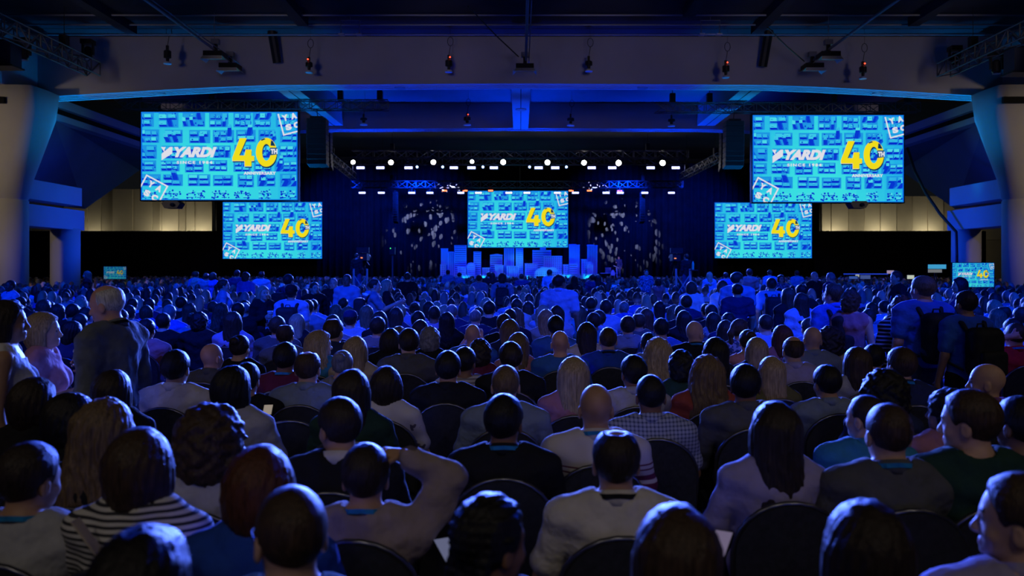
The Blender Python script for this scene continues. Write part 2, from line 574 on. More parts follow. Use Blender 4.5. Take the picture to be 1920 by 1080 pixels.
class Flat:
    """coloured flat print in the plane of a 16 x 9 picture"""
    def __init__(s):
        s.v, s.f, s.c = [], [], []

    def poly(s, pts, col, lift=0.0):
        b = len(s.v)
        s.v += [(p[0], -lift, p[1]) for p in pts]
        s.f.append(tuple(range(b, b + len(pts))))
        s.c.append(col)

    def rect(s, x0, y0, x1, y1, col, lift):
        s.poly([(x0, y0), (x1, y0), (x1, y1), (x0, y1)], col, lift)

    def text(s, body, x, y, w, h, col, bold, shear=0.0, spacing=1.0, lift=0.03, rot=0.0):
        vs, fs = text_mesh(body, 1.0, bold, shear, spacing)
        lo, hi = vs.min(0), vs.max(0)
        vs = (vs - lo) / (hi - lo) * np.array([w, h])
        c, si = math.cos(rot), math.sin(rot)
        vs = np.stack([x + vs[:, 0] * c - vs[:, 1] * si, y + vs[:, 0] * si + vs[:, 1] * c], 1)
        b = len(s.v)
        s.v += [(p[0], -lift, p[1]) for p in vs]
        s.f += [tuple(b + i for i in q) for q in fs]
        s.c += [col] * len(fs)

    def mesh(s, name):
        me = bpy.data.meshes.new(name)
        me.from_pydata(s.v, [], s.f)
        a = me.color_attributes.new('Col', 'FLOAT_COLOR', 'CORNER')
        arr = np.concatenate([np.tile(np.array([*c, 1.0], dtype=np.float32), (len(f), 1)) for c, f in zip(s.c, s.f)])
        a.data.foreach_set('color', arr.ravel())
        bm = bmesh.new()
        bm.from_mesh(me)
        for co, no in (((0, 0, 0), (-1, 0, 0)), ((16, 0, 0), (1, 0, 0)), ((0, 0, 0), (0, 0, -1)), ((0, 0, 9), (0, 0, 1))):
            bmesh.ops.bisect_plane(bm, geom=bm.verts[:] + bm.edges[:] + bm.faces[:], plane_co=co, plane_no=no, clear_outer=True)
        bm.to_mesh(me)
        bm.free()
        return me


def lin(r, g, b):
    return tuple(((c / 255) / 12.92 if c / 255 < 0.04 else ((c / 255 + 0.055) / 1.055) ** 2.4) for c in (r, g, b))


def city_picture():
    rnd = random.Random(11)
    f = Flat()
    # ground: streets, brighter towards the lower middle
    nx, ny = 16, 9
    for i in range(nx):
        for j in range(ny):
            t = min(1.0, 1.25 * max(0.0, 1 - abs(i - 6.5) / 10.5) * (0.62 + 0.5 * (1 - j / 9)))
            c = np.array(lin(24, 165, 235)) * (1 - t) + np.array(lin(58, 226, 230)) * t
            f.rect(i, j, i + 1, j + 1, tuple(c), 0.0)
    deep, mid, roofs = lin(4, 40, 205), lin(10, 84, 220), [lin(60, 205, 236), lin(76, 222, 236), lin(48, 185, 234), lin(36, 160, 230)]
    # blocks of houses: fronts in deep blue, pale roofs, round tree tops; low scattered houses in the nearest rows
    x_edges = [-0.6, 1.85, 4.3, 6.9, 9.3, 11.5, 13.7, 16.3]
    y_edges = [-0.1, 1.25, 2.75, 4.15, 5.75, 7.3, 9.1]
    def tree(cx, cy, r, c):
        f.poly([(cx + r * math.cos(k * PI / 3), cy + r * math.sin(k * PI / 3)) for k in range(6)], c, 0.021)
    for j in range(len(y_edges) - 1):
        for i in range(len(x_edges) - 1):
            sx = (0.0, 0.25, -0.15, 0.1, 0.3, -0.2)[j]
            bx0, bx1 = x_edges[i] + 0.36 + sx + rnd.uniform(-0.15, 0.15), x_edges[i + 1] - 0.32 + sx + rnd.uniform(-0.15, 0.15)
            by0, by1 = y_edges[j] + 0.16 + rnd.uniform(-0.08, 0.08), y_edges[j + 1] - 0.24 + rnd.uniform(-0.08, 0.08)
            nxb = rnd.choice((2, 2, 3)) if j > 1 else 2
            nyb = 2
            if j >= 1:
                f.rect(bx0 - 0.12, by0 - 0.05, bx1 + 0.1, by1 + 0.1, lin(30, 150, 230), 0.004)
            for a in range(nxb):
                for b in range(nyb):
                    w0, h0 = (bx1 - bx0) / nxb, (by1 - by0) / nyb
                    if j == 0:
                        for q in range(4):
                            tree(bx0 + a * w0 + rnd.random() * w0, by0 + b * h0 + rnd.random() * h0, rnd.uniform(0.07, 0.12), deep)
                        x0, y0 = bx0 + a * w0 + 0.1, by0 + b * h0 + 0.1
                        f.rect(x0, y0, x0 + w0 * 0.6, y0 + 0.07, deep, 0.010)
                        f.rect(x0, y0 + 0.07, x0 + w0 * 0.6, y0 + 0.3, roofs[1], 0.014)
                        continue
                    x0 = bx0 + a * w0 + rnd.uniform(0.0, 0.06)
                    y0 = by0 + b * h0 + rnd.uniform(0.0, 0.05)
                    tall = rnd.random() < (0.26 if (j >= 3 or i >= 5) else 0.04)
                    ww, hh = w0 * rnd.uniform(0.74, 0.92), h0 * rnd.uniform(0.45, 0.62)
                    sh = rnd.uniform(0.14, 0.26) if not tall else rnd.uniform(0.5, 0.9)
                    if tall:
                        ww *= 0.62
                    lean = (x0 - 7.5) * 0.02 * (3 if tall else 1)
                    f.poly([(x0 + ww, y0), (x0 + ww + 0.1, y0 + 0.02), (x0 + ww + 0.1 + lean, y0 + hh), (x0 + ww + lean, y0 + hh + sh)], mid, 0.008)
                    f.poly([(x0, y0), (x0 + ww, y0), (x0 + ww + lean, y0 + sh), (x0 + lean, y0 + sh)], deep if not tall else lin(6, 55, 212), 0.010)
                    f.rect(x0 + lean, y0 + sh, x0 + lean + ww, y0 + sh + hh, rnd.choice(roofs), 0.014)
                    if rnd.random() < 0.5:
                        ux, uy = x0 + lean + rnd.uniform(0.1, 0.6) * ww, y0 + sh + rnd.uniform(0.2, 0.6) * hh
                        f.rect(ux, uy, ux + ww * 0.3, uy + hh * 0.10, deep, 0.018)
                        f.rect(ux, uy + hh * 0.10, ux + ww * 0.3, uy + hh * 0.34, roofs[1], 0.018)
            for q in range(5):
                tree(bx0 + rnd.random() * (bx1 - bx0), by0 - 0.03 + rnd.random() * (by1 - by0), rnd.uniform(0.05, 0.09), mid if q % 2 else deep)
    # blue rim towards the picture's edges
    for x0, x1 in ((0, 0.12), (15.88, 16)):
        f.rect(x0, 0, x1, 9, lin(10, 110, 240), 0.022)
    for y0, y1 in ((0, 0.08), (8.9, 9)):
        f.rect(0, y0, 16, y1, lin(20, 130, 245), 0.022)
    return f.mesh('city_picture')


WHITE = lin(226, 226, 236)


def line_of_text(name, *args):
    f = Flat()
    f.text(*args)
    return f.mesh(name)


def logo_mark():
    f = Flat()
    f.poly([(2.1, 4.05), (3.2, 4.75), (3.22, 5.42), (2.95, 5.42), (2.1, 4.72)], WHITE, 0.03)
    f.poly([(2.08, 5.42), (2.40, 5.1), (2.52, 5.42), (2.42, 5.42), (2.30, 5.30), (2.24, 5.42)], WHITE, 0.031)
    f.poly([(2.05, 5.4), (2.35, 4.92), (2.42, 5.0), (2.38, 5.4)], WHITE, 0.032)
    return f.mesh('logo_mark')


YEL, INK = lin(244, 224, 28), lin(6, 52, 90)


def digit_four():
    f = Flat()
    for dx, dy, c, l in ((0.03, -0.16, INK, 0.026), (-0.03, -0.04, WHITE, 0.028), (0, 0, YEL, 0.030)):
        f.poly([(x + dx, y + dy) for x, y in ((9.35, 4.35), (10.1, 6.32), (10.82, 6.32), (10.05, 4.55), (10.6, 4.55), (10.6, 4.0), (9.35, 4.0))], c, l)
        f.poly([(x + dx, y + dy) for x, y in ((10.6, 3.45), (11.3, 3.45), (11.3, 4.0), (11.58, 4.0), (11.58, 4.5), (11.3, 4.5), (11.3, 5.15), (10.7, 5.15), (10.6, 4.55))], c, l)
    return f.mesh('digit_four')


def digit_zero():
    f = Flat()
    n = 40
    for dx, dy, c, l in ((0.06, -0.16, INK, 0.026), (0, 0, YEL, 0.030)):
        o = [(12.82 + dx + 1.08 * math.cos(2 * PI * k / n), 4.87 + dy + 1.48 * math.sin(2 * PI * k / n)) for k in range(n)]
        q = [(12.82 + dx + 0.42 * math.cos(2 * PI * k / n), 4.87 + dy + 0.85 * math.sin(2 * PI * k / n)) for k in range(n)]
        for k in range(n):
            k2 = (k + 1) % n
            f.poly([o[k], o[k2], q[k2], q[k]], c, l)
    f.poly([(13.2, 4.55), (13.95, 4.65), (13.95, 5.35), (13.2, 5.35)], lin(10, 80, 130), 0.033)
    f.poly([(13.25, 5.55), (13.75, 5.5), (13.5, 6.0), (13.3, 6.1)], INK, 0.034)
    f.poly([(12.25, 6.15), (12.6, 6.3), (12.75, 6.2), (12.35, 6.05)], INK, 0.034)
    return f.mesh('digit_zero')


def tile_emblem(upper):
    f = Flat()
    if upper:
        c, rot, L = (14.55, 6.55), math.radians(15), 2.3
    else:
        c, rot, L = (0.55, 2.62), math.radians(-28), 2.55
    ca, sa = math.cos(rot), math.sin(rot)
    def T(x, y):
        return (c[0] + x * ca - y * sa, c[1] + x * sa + y * ca)
    t = 0.15
    sgn = 1 if upper else -1
    f.poly([T(0, 0), T(L, 0), T(L, sgn * t), T(0, sgn * t)], WHITE, 0.03)
    if upper:
        f.poly([T(0, 0), T(t, 0), T(t, L), T(0, L)], WHITE, 0.031)
        for ch, x, y in (('S', 0.45, 0.42), ('C', 1.3, 0.42), ('Y', 0.35, 1.42), ('A', 1.25, 1.38)):
            p = T(x, y)
            f.text(ch, p[0], p[1], 0.62, 0.62, WHITE, 0.07, 0, 1, 0.032, rot)
    else:
        f.poly([T(0, 0), T(t, 0), T(t, -L), T(0, -L)], WHITE, 0.031)
        f.poly([T(L - t, 0), T(L, 0), T(L, -L), T(L - t, -L)], WHITE, 0.033)
        for ch, x, y in (('Y', 0.6, -1.0), ('A', 1.5, -1.0), ('S', 0.65, -2.0), ('C', 1.55, -2.05)):
            p = T(x, y)
            f.text(ch, p[0], p[1], 0.62, 0.66, WHITE, 0.07, 0, 1, 0.032, rot)
    return f.mesh('tile_emblem')


SCREEN_ME = {'picture': city_picture(), 'brand_lettering': line_of_text('brand_lettering', 'YARDI', 3.4, 4.36, 4.35, 1.06, WHITE, 0.06, 0.32, 0.98),
             'founding_line': line_of_text('founding_line', 'SINCE 1984', 3.65, 3.68, 3.65, 0.3, WHITE, 0.045, 0, 1.35),
             'anniversary_line': line_of_text('anniversary_line', 'ANNIVERSARY', 10.5, 2.58, 3.3, 0.32, WHITE, 0.055, 0, 1.15),
             'logo_mark': logo_mark(), 'digit_four': digit_four(), 'digit_zero': digit_zero(),
             'ordinal_lettering': line_of_text('ordinal_lettering', 'TH', 13.26, 4.7, 0.7, 0.52, WHITE, 0.07, 0, 1.0, 0.036),
             'tile_emblem': tile_emblem(True), 'tile_emblem_low': tile_emblem(False)}
M_SCR = glow_attr('screen_picture', 0.95)
m_bezel = surf('screen_bezel', (0.012, 0.012, 0.015), 0.85, spec=0.08)


def screen(name, x0, y0, x1, y1, d, label, depth=0.12, border=0.05, group='video screens', cat='screen', mat=None):
    a, b = P(x0, y1, d), P(x1, y0, d)
    W, H = b.x - a.x, b.z - a.z
    o = thing(name, label, cat, (a.x, d, a.z), 0, group)
    m = MB().box((-border, 0.004, -border), (W + border, depth, H + border))
    for q in (((-border, -0.02, -border), (W + border, 0.004, 0)), ((-border, -0.02, H), (W + border, 0.004, H + border)), ((-border, -0.02, 0), (0, 0.004, H)), ((W, -0.02, 0), (W + border, 0.004, H))):
        m.box(*q)
    obj('frame', m, m_bezel, o)
    for k, me in SCREEN_ME.items():
        c = obj(k.replace('_low', ''), me, mat or M_SCR, o)
        c.scale = (W / 16, 1.0, H / 9)
    for hx in (W * 0.12, W * 0.88):
        top = 0.17 if d < 40 else (11.0 if d > 44 else 10.7) - a.z - H
        if cat == 'screen':
            obj('hanger', MB().box((hx - 0.02, -0.12 if d < 40 else 0.02, H + 0.02), (hx + 0.02, depth * 0.6, H + top)), m_bezel, o)
    return o, W, H


scr_l, Wl, Hl = screen('video_screen', 265, 210, 558, 375, 36.3, 'large video screen hung high on the left, nearest the flared column', 0.25)
scr_r, Wr, Hr = screen('video_screen', 1411, 216, 1694, 379, 36.6, 'large video screen hung high on the right, nearest the flared column', 0.25)
screen('video_screen', 418, 379, 604, 485, 61.0, 'smaller video screen below the large left-hand screen')
screen('video_screen', 1340, 380, 1522, 484, 61.0, 'smaller video screen below the large right-hand screen')
screen('video_screen', 877, 358, 1065, 464, 64.6, 'video screen hung over the middle of the stage above the skyline')
M_SCR2 = glow_attr('monitor_picture', 0.8)


def monitor(px0, py0, px1, py1, d, label, mat=None):
    o, W, H = screen('monitor', px0, py0, px1, py1, d, label, 0.05, 0.015, 'floor monitors on stands', 'monitor', mat or M_SCR2)
    z = o.location.z
    obj('stand_pole', MB().tube([(W / 2, 0.1, H / 2), (W / 2, 0.1, -z + 0.03)], 0.03), m_dark, o)
    obj('stand_base', MB().box((W / 2 - 0.35, -0.2, -z + 0.002), (W / 2 + 0.35, 0.4, -z + 0.035)), m_dark, o)


monitor(1785, 493, 1863, 538, 22.0, 'bright floor monitor on a stand beside the right-hand column')
monitor(195, 500, 237, 523, 34.0, 'small blue floor monitor far back beside the left-hand column', glow_attr('dim_monitor_picture', 0.3))

# screen projectors hung under the two large screens
for px, d, nm in ((325, 36.5, 'left'), (1607, 36.8, 'right')):
    p = P(px, 386, d)
    o = thing('projector', f'black projector hanging under the large {nm} screen', 'projector', (p.x, d, p.z), 0, 'projectors')
    obj('housing', MB().prism([(-0.42, 0.1), (-0.28, -0.12), (0.28, -0.12), (0.42, 0.1), (0.3, 0.2), (-0.3, 0.2)], -0.3, 0.3), m_dark, o)
    obj('lens', MB().lathe([(0.09, 0), (0.08, 0.12)], 12, Matrix.Translation((0.1, -0.3, 0.02)) @ Matrix.Rotation(PI / 2, 4, 'X')), m_bezel, o)
    obj('bracket', MB().box((-0.06, -0.05, 0.15), (0.06, 0.05, 0.34)), m_dark, o)
# ---------------------------------------------------------------- trusses, speakers and lamps
def truss(name, p0, p1, s, seg, label, group='lighting trusses', mat=None, hang=None):
    p0, p1 = Vector(p0), Vector(p1)
    L = (p1 - p0).length
    dirv = (p1 - p0).normalized()
    side = dirv.cross(Vector((0, 0, 1))).normalized()
    o = thing(name, label, 'truss', p0, 0, group)
    M = Matrix((dirv.to_4d(), side.to_4d(), side.cross(dirv).to_4d(), (0, 0, 0, 1))).transposed()
    M.col[0].w = M.col[1].w = M.col[2].w = 0
    M.translation = p0
    o.matrix_world = M
    mat = mat or m_alu
    r = s * 0.055
    for y in (-s / 2, s / 2):
        for z in (0, s):
            obj('chord', MB().tube([(0, y, z), (L, y, z)], r, 6), mat, o)
    n = max(1, round(L / seg))
    m = MB()
    for i in range(n):
        a, b = L * i / n, L * (i + 1) / n
        if i % 2:
            a, b = b, a
        m.bar((a, -s / 2, 0), (b, -s / 2, s), r * 1.3, r * 1.3)
        m.bar((a, s / 2, s), (b, s / 2, 0), r * 1.3, r * 1.3)
        m.bar((a, -s / 2, 0), (b, s / 2, 0), r * 1.2, r * 1.2)
        m.bar((a, -s / 2, s), (b, s / 2, s), r * 1.2, r * 1.2)
        x = L * (i + 1) / n
        for q in ((-s / 2, -s / 2), (s / 2, s / 2)):
            m.bar((x, q[0], 0), (x, q[1], s), r * 1.2, r * 1.2)
    c = obj('lattice', m, mat, o)
    c['kind'] = 'stuff'
    for x in (hang if hang is not None else (0.12 * L, 0.88 * L)):
        h = obj('chain_hoist', MB().box((x - 0.12, -0.12, s + 0.0), (x + 0.12, 0.12, s + 0.45)), m_dark, o)
        obj('chain', MB().tube([(x, 0, s + 0.4), (x, 0, (11.08 if p0.y < 32 else 10.68 if p0.y < 43 else 10.98) - p0.z)], 0.012, 5), m_dark, h)
    return o


t = P(218, 206, 36.4); t2 = P(728, 204, 36.4)
truss('screen_truss', (t.x, 36.4, t.z), (t2.x, 36.4, t.z), 0.42, 0.58, 'dark box truss carrying the large left-hand screen', hang=(1.0, 4.4, 10.2, 12.0))
t = P(1228, 211, 36.7); t2 = P(1722, 211, 36.7)
truss('screen_truss', (t.x, 36.7, t.z), (t2.x, 36.7, t.z), 0.42, 0.58, 'dark box truss carrying the large right-hand screen', hang=(0.8, 2.5, 8.2, 11.6))
truss('side_truss', (-16.1, 14.0, 9.1), (-16.1, 30.2, 9.1), 0.5, 0.62, 'truss running back over the left-hand seats')
truss('side_truss', (16.0, 14.0, 9.06), (16.0, 30.2, 9.06), 0.5, 0.62, 'truss running back over the right-hand seats')
SY1, SY2 = 56.0, 61.0
zt1 = P(0, 309, SY1).z
zt2 = P(0, 352, SY2).z
truss('stage_truss', ((640 - VX) / F * SY1, SY1, zt1), ((1285 - VX) / F * SY1, SY1, zt1), 0.5, 0.7, 'front stage truss carrying the bright white lamps')
truss('stage_truss', ((660 - VX) / F * SY2, SY2, zt2), ((1280 - VX) / F * SY2, SY2, zt2), 0.5, 0.7, 'rear stage truss above the middle screen')
truss('stage_truss', ((660 - VX) / F * 52, 52, 9.0), ((1290 - VX) / F * 52, 52, 9.0), 0.5, 0.7, 'unlit truss just behind the second roof beam')
for s, nm in ((-1, 'left'), (1, 'right')):
    xa, xb = (616 - VX) / F * 46 if s < 0 else (1352 - VX) / F * 46, (663 - VX) / F * SY1 if s < 0 else (1280 - VX) / F * SY1
    truss('stage_truss', (xa, 46, 8.1), (xb, SY1, 8.1), 0.4, 0.7, f'slanting truss from the {nm} speaker stack to the stage')

# line arrays
m_spk = surf('speaker_grille', (0.015, 0.015, 0.017), 0.7)
m_spk_edge = surf('speaker_edge', (0.06, 0.06, 0.075), 0.45)


def line_array(px, py0, py1, d, wpx, n, label, curve):
    top = P(px, py0, d)
    H = (py1 - py0) / F * d
    W = wpx / F * d
    o = thing('line_array', label, 'loudspeaker', (top.x, d, top.z), 0, 'hanging line arrays')
    obj('fly_bar', MB().box((-W * 0.35, -0.3, 0.02), (W * 0.35, 0.35, 0.1)), m_dark, o)
    obj('chain', MB().tube([(0, 0, 0.08), (0, -0.21 if d < 37 else 0, (9.06 if d < 37 else 10.98) - top.z)], 0.02, 5), m_dark, o)
    y, z, a = 0.0, 0.0, 0.0
    h = H / n
    for i in range(n):
        a = curve * (i / n) ** 2.2
        M = Matrix.Translation((0, y, z)) @ Matrix.Rotation(-a, 4, 'X')
        c = obj('speaker_cabinet', MB().prism([(-W / 2, 0), (W / 2, 0), (W / 2, -h * 0.94), (-W / 2, -h * 0.94)], -0.32, 0.25), m_spk, o, M=M)
        for q in (W / 2, -W / 2 - 0.03):
            obj('side_plate', MB().box((q, -0.3, -h * 0.9), (q + 0.03, 0.25, -h * 0.04)), m_spk_edge, c)
        z -= h * math.cos(a)
        y += h * math.sin(a)


line_array(596, 224, 312, 36.4, 34, 9, 'black line array beside the large left-hand screen', 0.25)
line_array(1375, 229, 315, 36.7, 32, 9, 'black line array beside the large right-hand screen', 0.25)
line_array(617, 245, 318, 46.0, 8, 10, 'slim line array behind the left speaker stack, edge lit blue', 0.5)
line_array(1355, 246, 320, 46.0, 8, 10, 'slim line array behind the right speaker stack, edge lit blue', 0.5)
line_array(742, 360, 418, 61.5, 7, 12, 'thin line array hanging over the left of the stage', 0.3)
line_array(1204, 360, 418, 61.5, 7, 12, 'thin line array hanging over the right of the stage', 0.3)

# stage lamps
M_WL = glow('lamp_white', (1.0, 0.93, 0.82), 30)
M_BL = glow('lamp_blue_white', (0.36, 0.40, 1.0), 5)
M_BL2 = glow('lamp_blue_white_small', (0.35, 0.5, 1.0), 5)
M_RD = glow('lamp_orange', (1.0, 0.16, 0.06), 4)
M_RED = glow('indicator_red', (1.0, 0.05, 0.02), 6)


def hang_to(o, ty, tz):
    p = o.location
    obj('clamp', MB().bar((0, 0.16, 0.05), (0, ty - p.y, tz - p.z), 0.05, 0.05), m_dark, o)


def spot_lamp(px, py, d, rpx, mat, label, group, beam=None):
    p = P(px, py, d)
    r = rpx / F * d
    o = thing('stage_lamp', label, 'stage light', p, 0, group)
    A = Matrix.Rotation(PI / 2, 4, 'X')
    obj('lamp_body', MB().lathe([(r * 0.8, -0.45), (r * 1.15, -0.3), (r * 1.2, -0.02), (r * 1.05, -0.02), (r * 1.0, -0.06)], 14, A), m_dark, o)
    obj('lens', MB().lathe([(r, -0.01), (r * 0.7, 0.02), (0.005, 0.035)], 14, A), mat, o)
    obj('yoke', MB().tube([(-r * 1.3, 0.15, 0), (-r * 1.3, 0.15, r * 1.9), (r * 1.3, 0.15, r * 1.9), (r * 1.3, 0.15, 0)], 0.025, 5), m_dark, o)
    hang_to(o, SY1 - 0.25, zt1)
    return o


def bar_lamp(px, py, d, wpx, hpx, mat, label, group):
    p = P(px, py, d)
    W, H = wpx / F * d, hpx / F * d
    o = thing('bar_lamp', label, 'stage light', p, 0, group)
    obj('housing', MB().box((-W / 2 - 0.03, 0.01, -H / 2 - 0.03), (W / 2 + 0.03, 0.22, H / 2 + 0.03)), m_dark, o)
    n = 3
    for i in range(n):
        x0 = -W / 2 + W * i / n
        obj('lens', MB().box((x0 + 0.008, -0.012, -H / 2), (x0 + W / n - 0.008, 0.01, H / 2)), mat, o)
    obj('bracket', MB().tube([(-W / 2, 0.1, 0), (-W / 2, 0.1, H + 0.08), (W / 2, 0.1, H + 0.08), (W / 2, 0.1, 0)], 0.018, 5), m_dark, o)
    hang_to(o, SY1 - 0.25 if d < 58 else SY2 - 0.25, zt1 if d < 58 else zt2)
    return o


ordn = ['first', 'second', 'third', 'fourth', 'fifth', 'sixth', 'seventh', 'eighth', 'ninth', 'tenth', 'eleventh', 'twelfth', 'thirteenth', 'fourteenth']
for i, (px, py, r) in enumerate(((662, 304, 3.8), (733, 304.5, 4.4), (812.5, 304, 4.3), (885, 303, 3.4), (943.5, 304, 4.6), (1026.5, 304.5, 4.6), (1095, 305, 4.4), (1160, 305.5, 5.0), (1242.5, 305.5, 5.0))):
    spot_lamp(px, py, SY1 - 0.4, r, M_WL, f'bright white stage lamp, {ordn[i]} from the left along the front truss', 'white lamps on the front truss')
for i, px in enumerate((676, 713, 766, 851, 884, 926, 1010, 1041, 1109.5, 1148, 1220, 1267)):
    bar_lamp(px, 314.5, SY1 - 0.3, 15, 4.4, M_BL, f'blue-white bar lamp, {ordn[i]} from the left in the upper row', 'upper row of bar lamps')
for i, px in enumerate((782, 830, 905.5, 993, 1062)):
    spot_lamp(px, 313, SY1 - 0.2, 2.3, M_BL2, f'small pale-blue lamp, {ordn[i]} from the left between the upper bar lamps', 'small lamps between the bar lamps')
for i, px in enumerate((679, 715, 772, 806, 864, 897, 954, 988, 1045, 1079, 1136.5, 1163, 1209, 1259)):
    bar_lamp(px, 361.5, SY2 - 0.4, 12.5, 3.2, M_BL, f'blue-white bar lamp, {ordn[i]} from the left in the lower row', 'lower row of bar lamps')
for i, px in enumerate((833.5, 872, 920, 1071, 1105, 1162)):
    bar_lamp(px, 357.5, SY2 - 0.2, 9, 2.6, M_RD, f'orange-red lamp, {ordn[i]} from the left above the lower bar lamps', 'orange lamps above the stage')

# pendant ceiling lamps with cable loops
M_DISC = surf('lamp_disc', (0.55, 0.55, 0.6), 0.4)


def pendant(px, py0, py1, d, label, red):
    """py0 top of the can, py1 the pale disc"""
    p = P(px, py1, d)
    k = d / F
    o = thing('pendant_lamp', label, 'ceiling light', p, 0, 'pendant ceiling lamps')
    h = (py1 - py0) * k
    A = 7 * k
    obj('disc', MB().lathe([(A * 1.02, 0), (A, 0.05), (A * 0.6, 0.09)], 16), M_DISC, o)
    obj('lamp_can', MB().lathe([(A * 0.35, 0.09), (A * 0.45, 0.22), (A * 0.95, 0.24), (A * 0.95, h), (A * 0.7, h + 0.03)], 14), m_dark, o)
    obj('knuckle', MB().box((-0.05, -0.04, h + 0.02), (0.04, 0.04, h + 0.22)), m_dark, o)
    loop = [(0.06 + 0.11 * math.sin(a), 0, h + 0.75 + 0.17 * math.cos(a)) for a in np.linspace(0, 2 * PI, 17)]
    obj('cable', MB().tube([(0, 0, h + 0.2), (0.05, 0, h + 0.5), (0.06, 0, h + 0.58)], 0.012, 5).tube(loop, 0.012, 5, False).tube([(0.06, 0, h + 0.92), (0.06, 0, 11.1 - p.z if d < 32 else 10.7 - p.z)], 0.006, 5), m_dark, o)
    if red:
        obj('indicator', MB().lathe([(0.001, 0), (0.035, 0.03), (0.001, 0.06)], 8, Matrix.Translation((0.05 if red > 0 else -0.03, -0.06, h + 0.1))), M_RED, o)


for i, (px, a, b, red) in enumerate(((314, 96, 120, 0), (579.5, 118, 136.5, -1), (841.5, 114, 135.5, 1), (1104, 116, 134, 0), (1361, 124, 146, 1), (1618, 126, 148, 1))):
    pendant(px, a, b, 31.0, f'black pendant ceiling lamp, {ordn[i]} from the left in front of the grey beam', red)
for i, (px, a, b, red) in enumerate(((682, 222, 234.5, 0), (876, 220, 235, 1), (1070, 222, 236, 0), (1259, 224, 237, 0))):
    pendant(px, a, b, 40.0, f'small pendant lamp, {ordn[i]} from the left below the second bay', red)

# floodlights on pipes along the hall
def flood(px, py, d, label, pipe_to, tilt=0.0):
    p = P(px, py, d)
    o = thing('floodlight', label, 'ceiling light', p, 0, 'floodlights on ceiling pipes')
    obj('housing', MB().box((-0.34, -0.3, 0.02), (0.34, 0.3, 0.2)), m_dark, o)
    obj('barn_door', MB().add([(-0.34, -0.3, 0.02), (0.34, -0.3, 0.02), (0.4, -0.42, -0.13), (-0.4, -0.42, -0.13)], [(0, 1, 2, 3)]).box((-0.4, -0.43, -0.14), (0.4, -0.41, -0.12)).add([(-0.34, -0.3, 0.02), (-0.34, 0.3, 0.02), (-0.45, 0.3, -0.1), (-0.45, -0.3, -0.1)], [(0, 1, 2, 3)]).add([(0.34, -0.3, 0.02), (0.34, 0.3, 0.02), (0.45, 0.3, -0.1), (0.45, -0.3, -0.1)], [(0, 1, 2, 3)]), M_DISC, o)
    obj('arm', MB().box((-0.06, -0.06, 0.2), (0.06, 0.06, 0.55)), m_dark, o)
    obj('clamp', MB().box((-0.14, -0.1, 0.5), (0.14, 0.1, 0.68)), m_rig, o)
    return o


for px, py, nm in ((432, 131, 'left'), (984, 132, 'middle'), (1523, 131, 'right')):
    flood(px, py, 30.5, f'{nm} floodlight at the end of a ceiling pipe before the grey beam', None)
flood(404, 109, 29.0, 'second floodlight further back on the left ceiling pipe', None)
flood(1553, 110, 29.0, 'second floodlight further back on the right ceiling pipe', None)
for px, nm in ((430, 'left'), (986, 'middle'), (1525, 'right')):
    x = (px - VX) / F * 30.5
    z = HC + (VY - 113) / F * 30.5
    o = thing('ceiling_pipe', f'{nm} grey pipe running along the ceiling to a floodlight', 'pipe', (x, 14, z), 0, 'ceiling pipes')
    obj('pipe_run', MB().tube([(0, 0, 0), (0, 17.2, 0)], 0.05, 8).tube([(0.12, 0, 0.05), (0.12, 17.2, 0.05)], 0.02, 6), m_rig, o)
    for q in range(3):
        obj('hanger', MB().tube([(0, 3 + q * 6, 0), (0, 3 + q * 6, 11.1 - z)], 0.012, 5), m_rig, o)
for px, py0, py1, nm in ((512, 68, 118, 'left'), (1438, 75, 125, 'right')):
    a, b = P(px - (6 if nm == 'left' else -6), py0 - 30, 31.2), P(px + (8 if nm == 'left' else -8), py1, 31.6)
    tag(obj('ceiling_tube', MB().tube([a, (a + b) / 2, b], 0.17, 10), m_dark), f'slanting dark tube against the grey beam on the {nm}', 'tube')
for px, nm in ((657, 'left'), (1332, 'right')):
    a = P(px, 66, 29.5)
    o = thing('ceiling_frame', f'small open metal frame under the ceiling on the {nm}', 'frame', a, 0, 'open frames under the ceiling')
    obj('frame_bar', MB().tube([(-0.33, 0, 0.05), (-0.36, 0, 0.55), (0.36, 0, 0.55), (0.33, 0, 0.05)], 0.018, 6), m_rig, o)
    obj('foot_plate', MB().box((-0.42, -0.1, 0), (-0.22, 0.1, 0.05)).box((0.22, -0.1, 0), (0.42, 0.1, 0.05)).box((-0.3, -0.02, 0.02), (0.3, 0.02, 0.05)), M_DISC, o)
    obj('rod', MB().tube([(0, 0, 0.55), (0, 0, 11.1 - a.z)], 0.012, 5), m_rig, o)
# ceiling purlins and conduits
for i, y in enumerate((22, 24.2, 26.4, 28.6, 29.9, 31.0)):
    tag(obj('ceiling_conduit', MB().tube([(-19, y, 10.93 - 0.05 * (i % 2)), (19, y, 10.93 - 0.05 * (i % 2))], 0.035, 6), m_rig), f'thin conduit crossing the black ceiling, {ordn[i]} from the rear', 'conduit', 'conduits across the ceiling')
for i, x in enumerate((-14.8, -8.0, 6.0, 9.0, 14.5)):
    tag(obj('ceiling_duct', MB().box((x - 0.2, 16, 10.75), (x + 0.2, 30.5 - (i % 3), 11.08)), m_ceil), f'dark duct along the ceiling, {ordn[i]} from the left', 'duct', 'ducts under the ceiling')
for a, b, nm in ((P(878, 12, 26), P(972, 106, 30.4), 'middle'), (P(1440, 52, 27), P(1508, 115, 30.4), 'right')):
    tag(obj('hanging_cable', MB().tube([a, (a + b) / 2 - Vector((0, 0, 0.05)), b], 0.022, 6), m_dark), f'thin cable slanting down to the {nm} floodlight', 'cable')
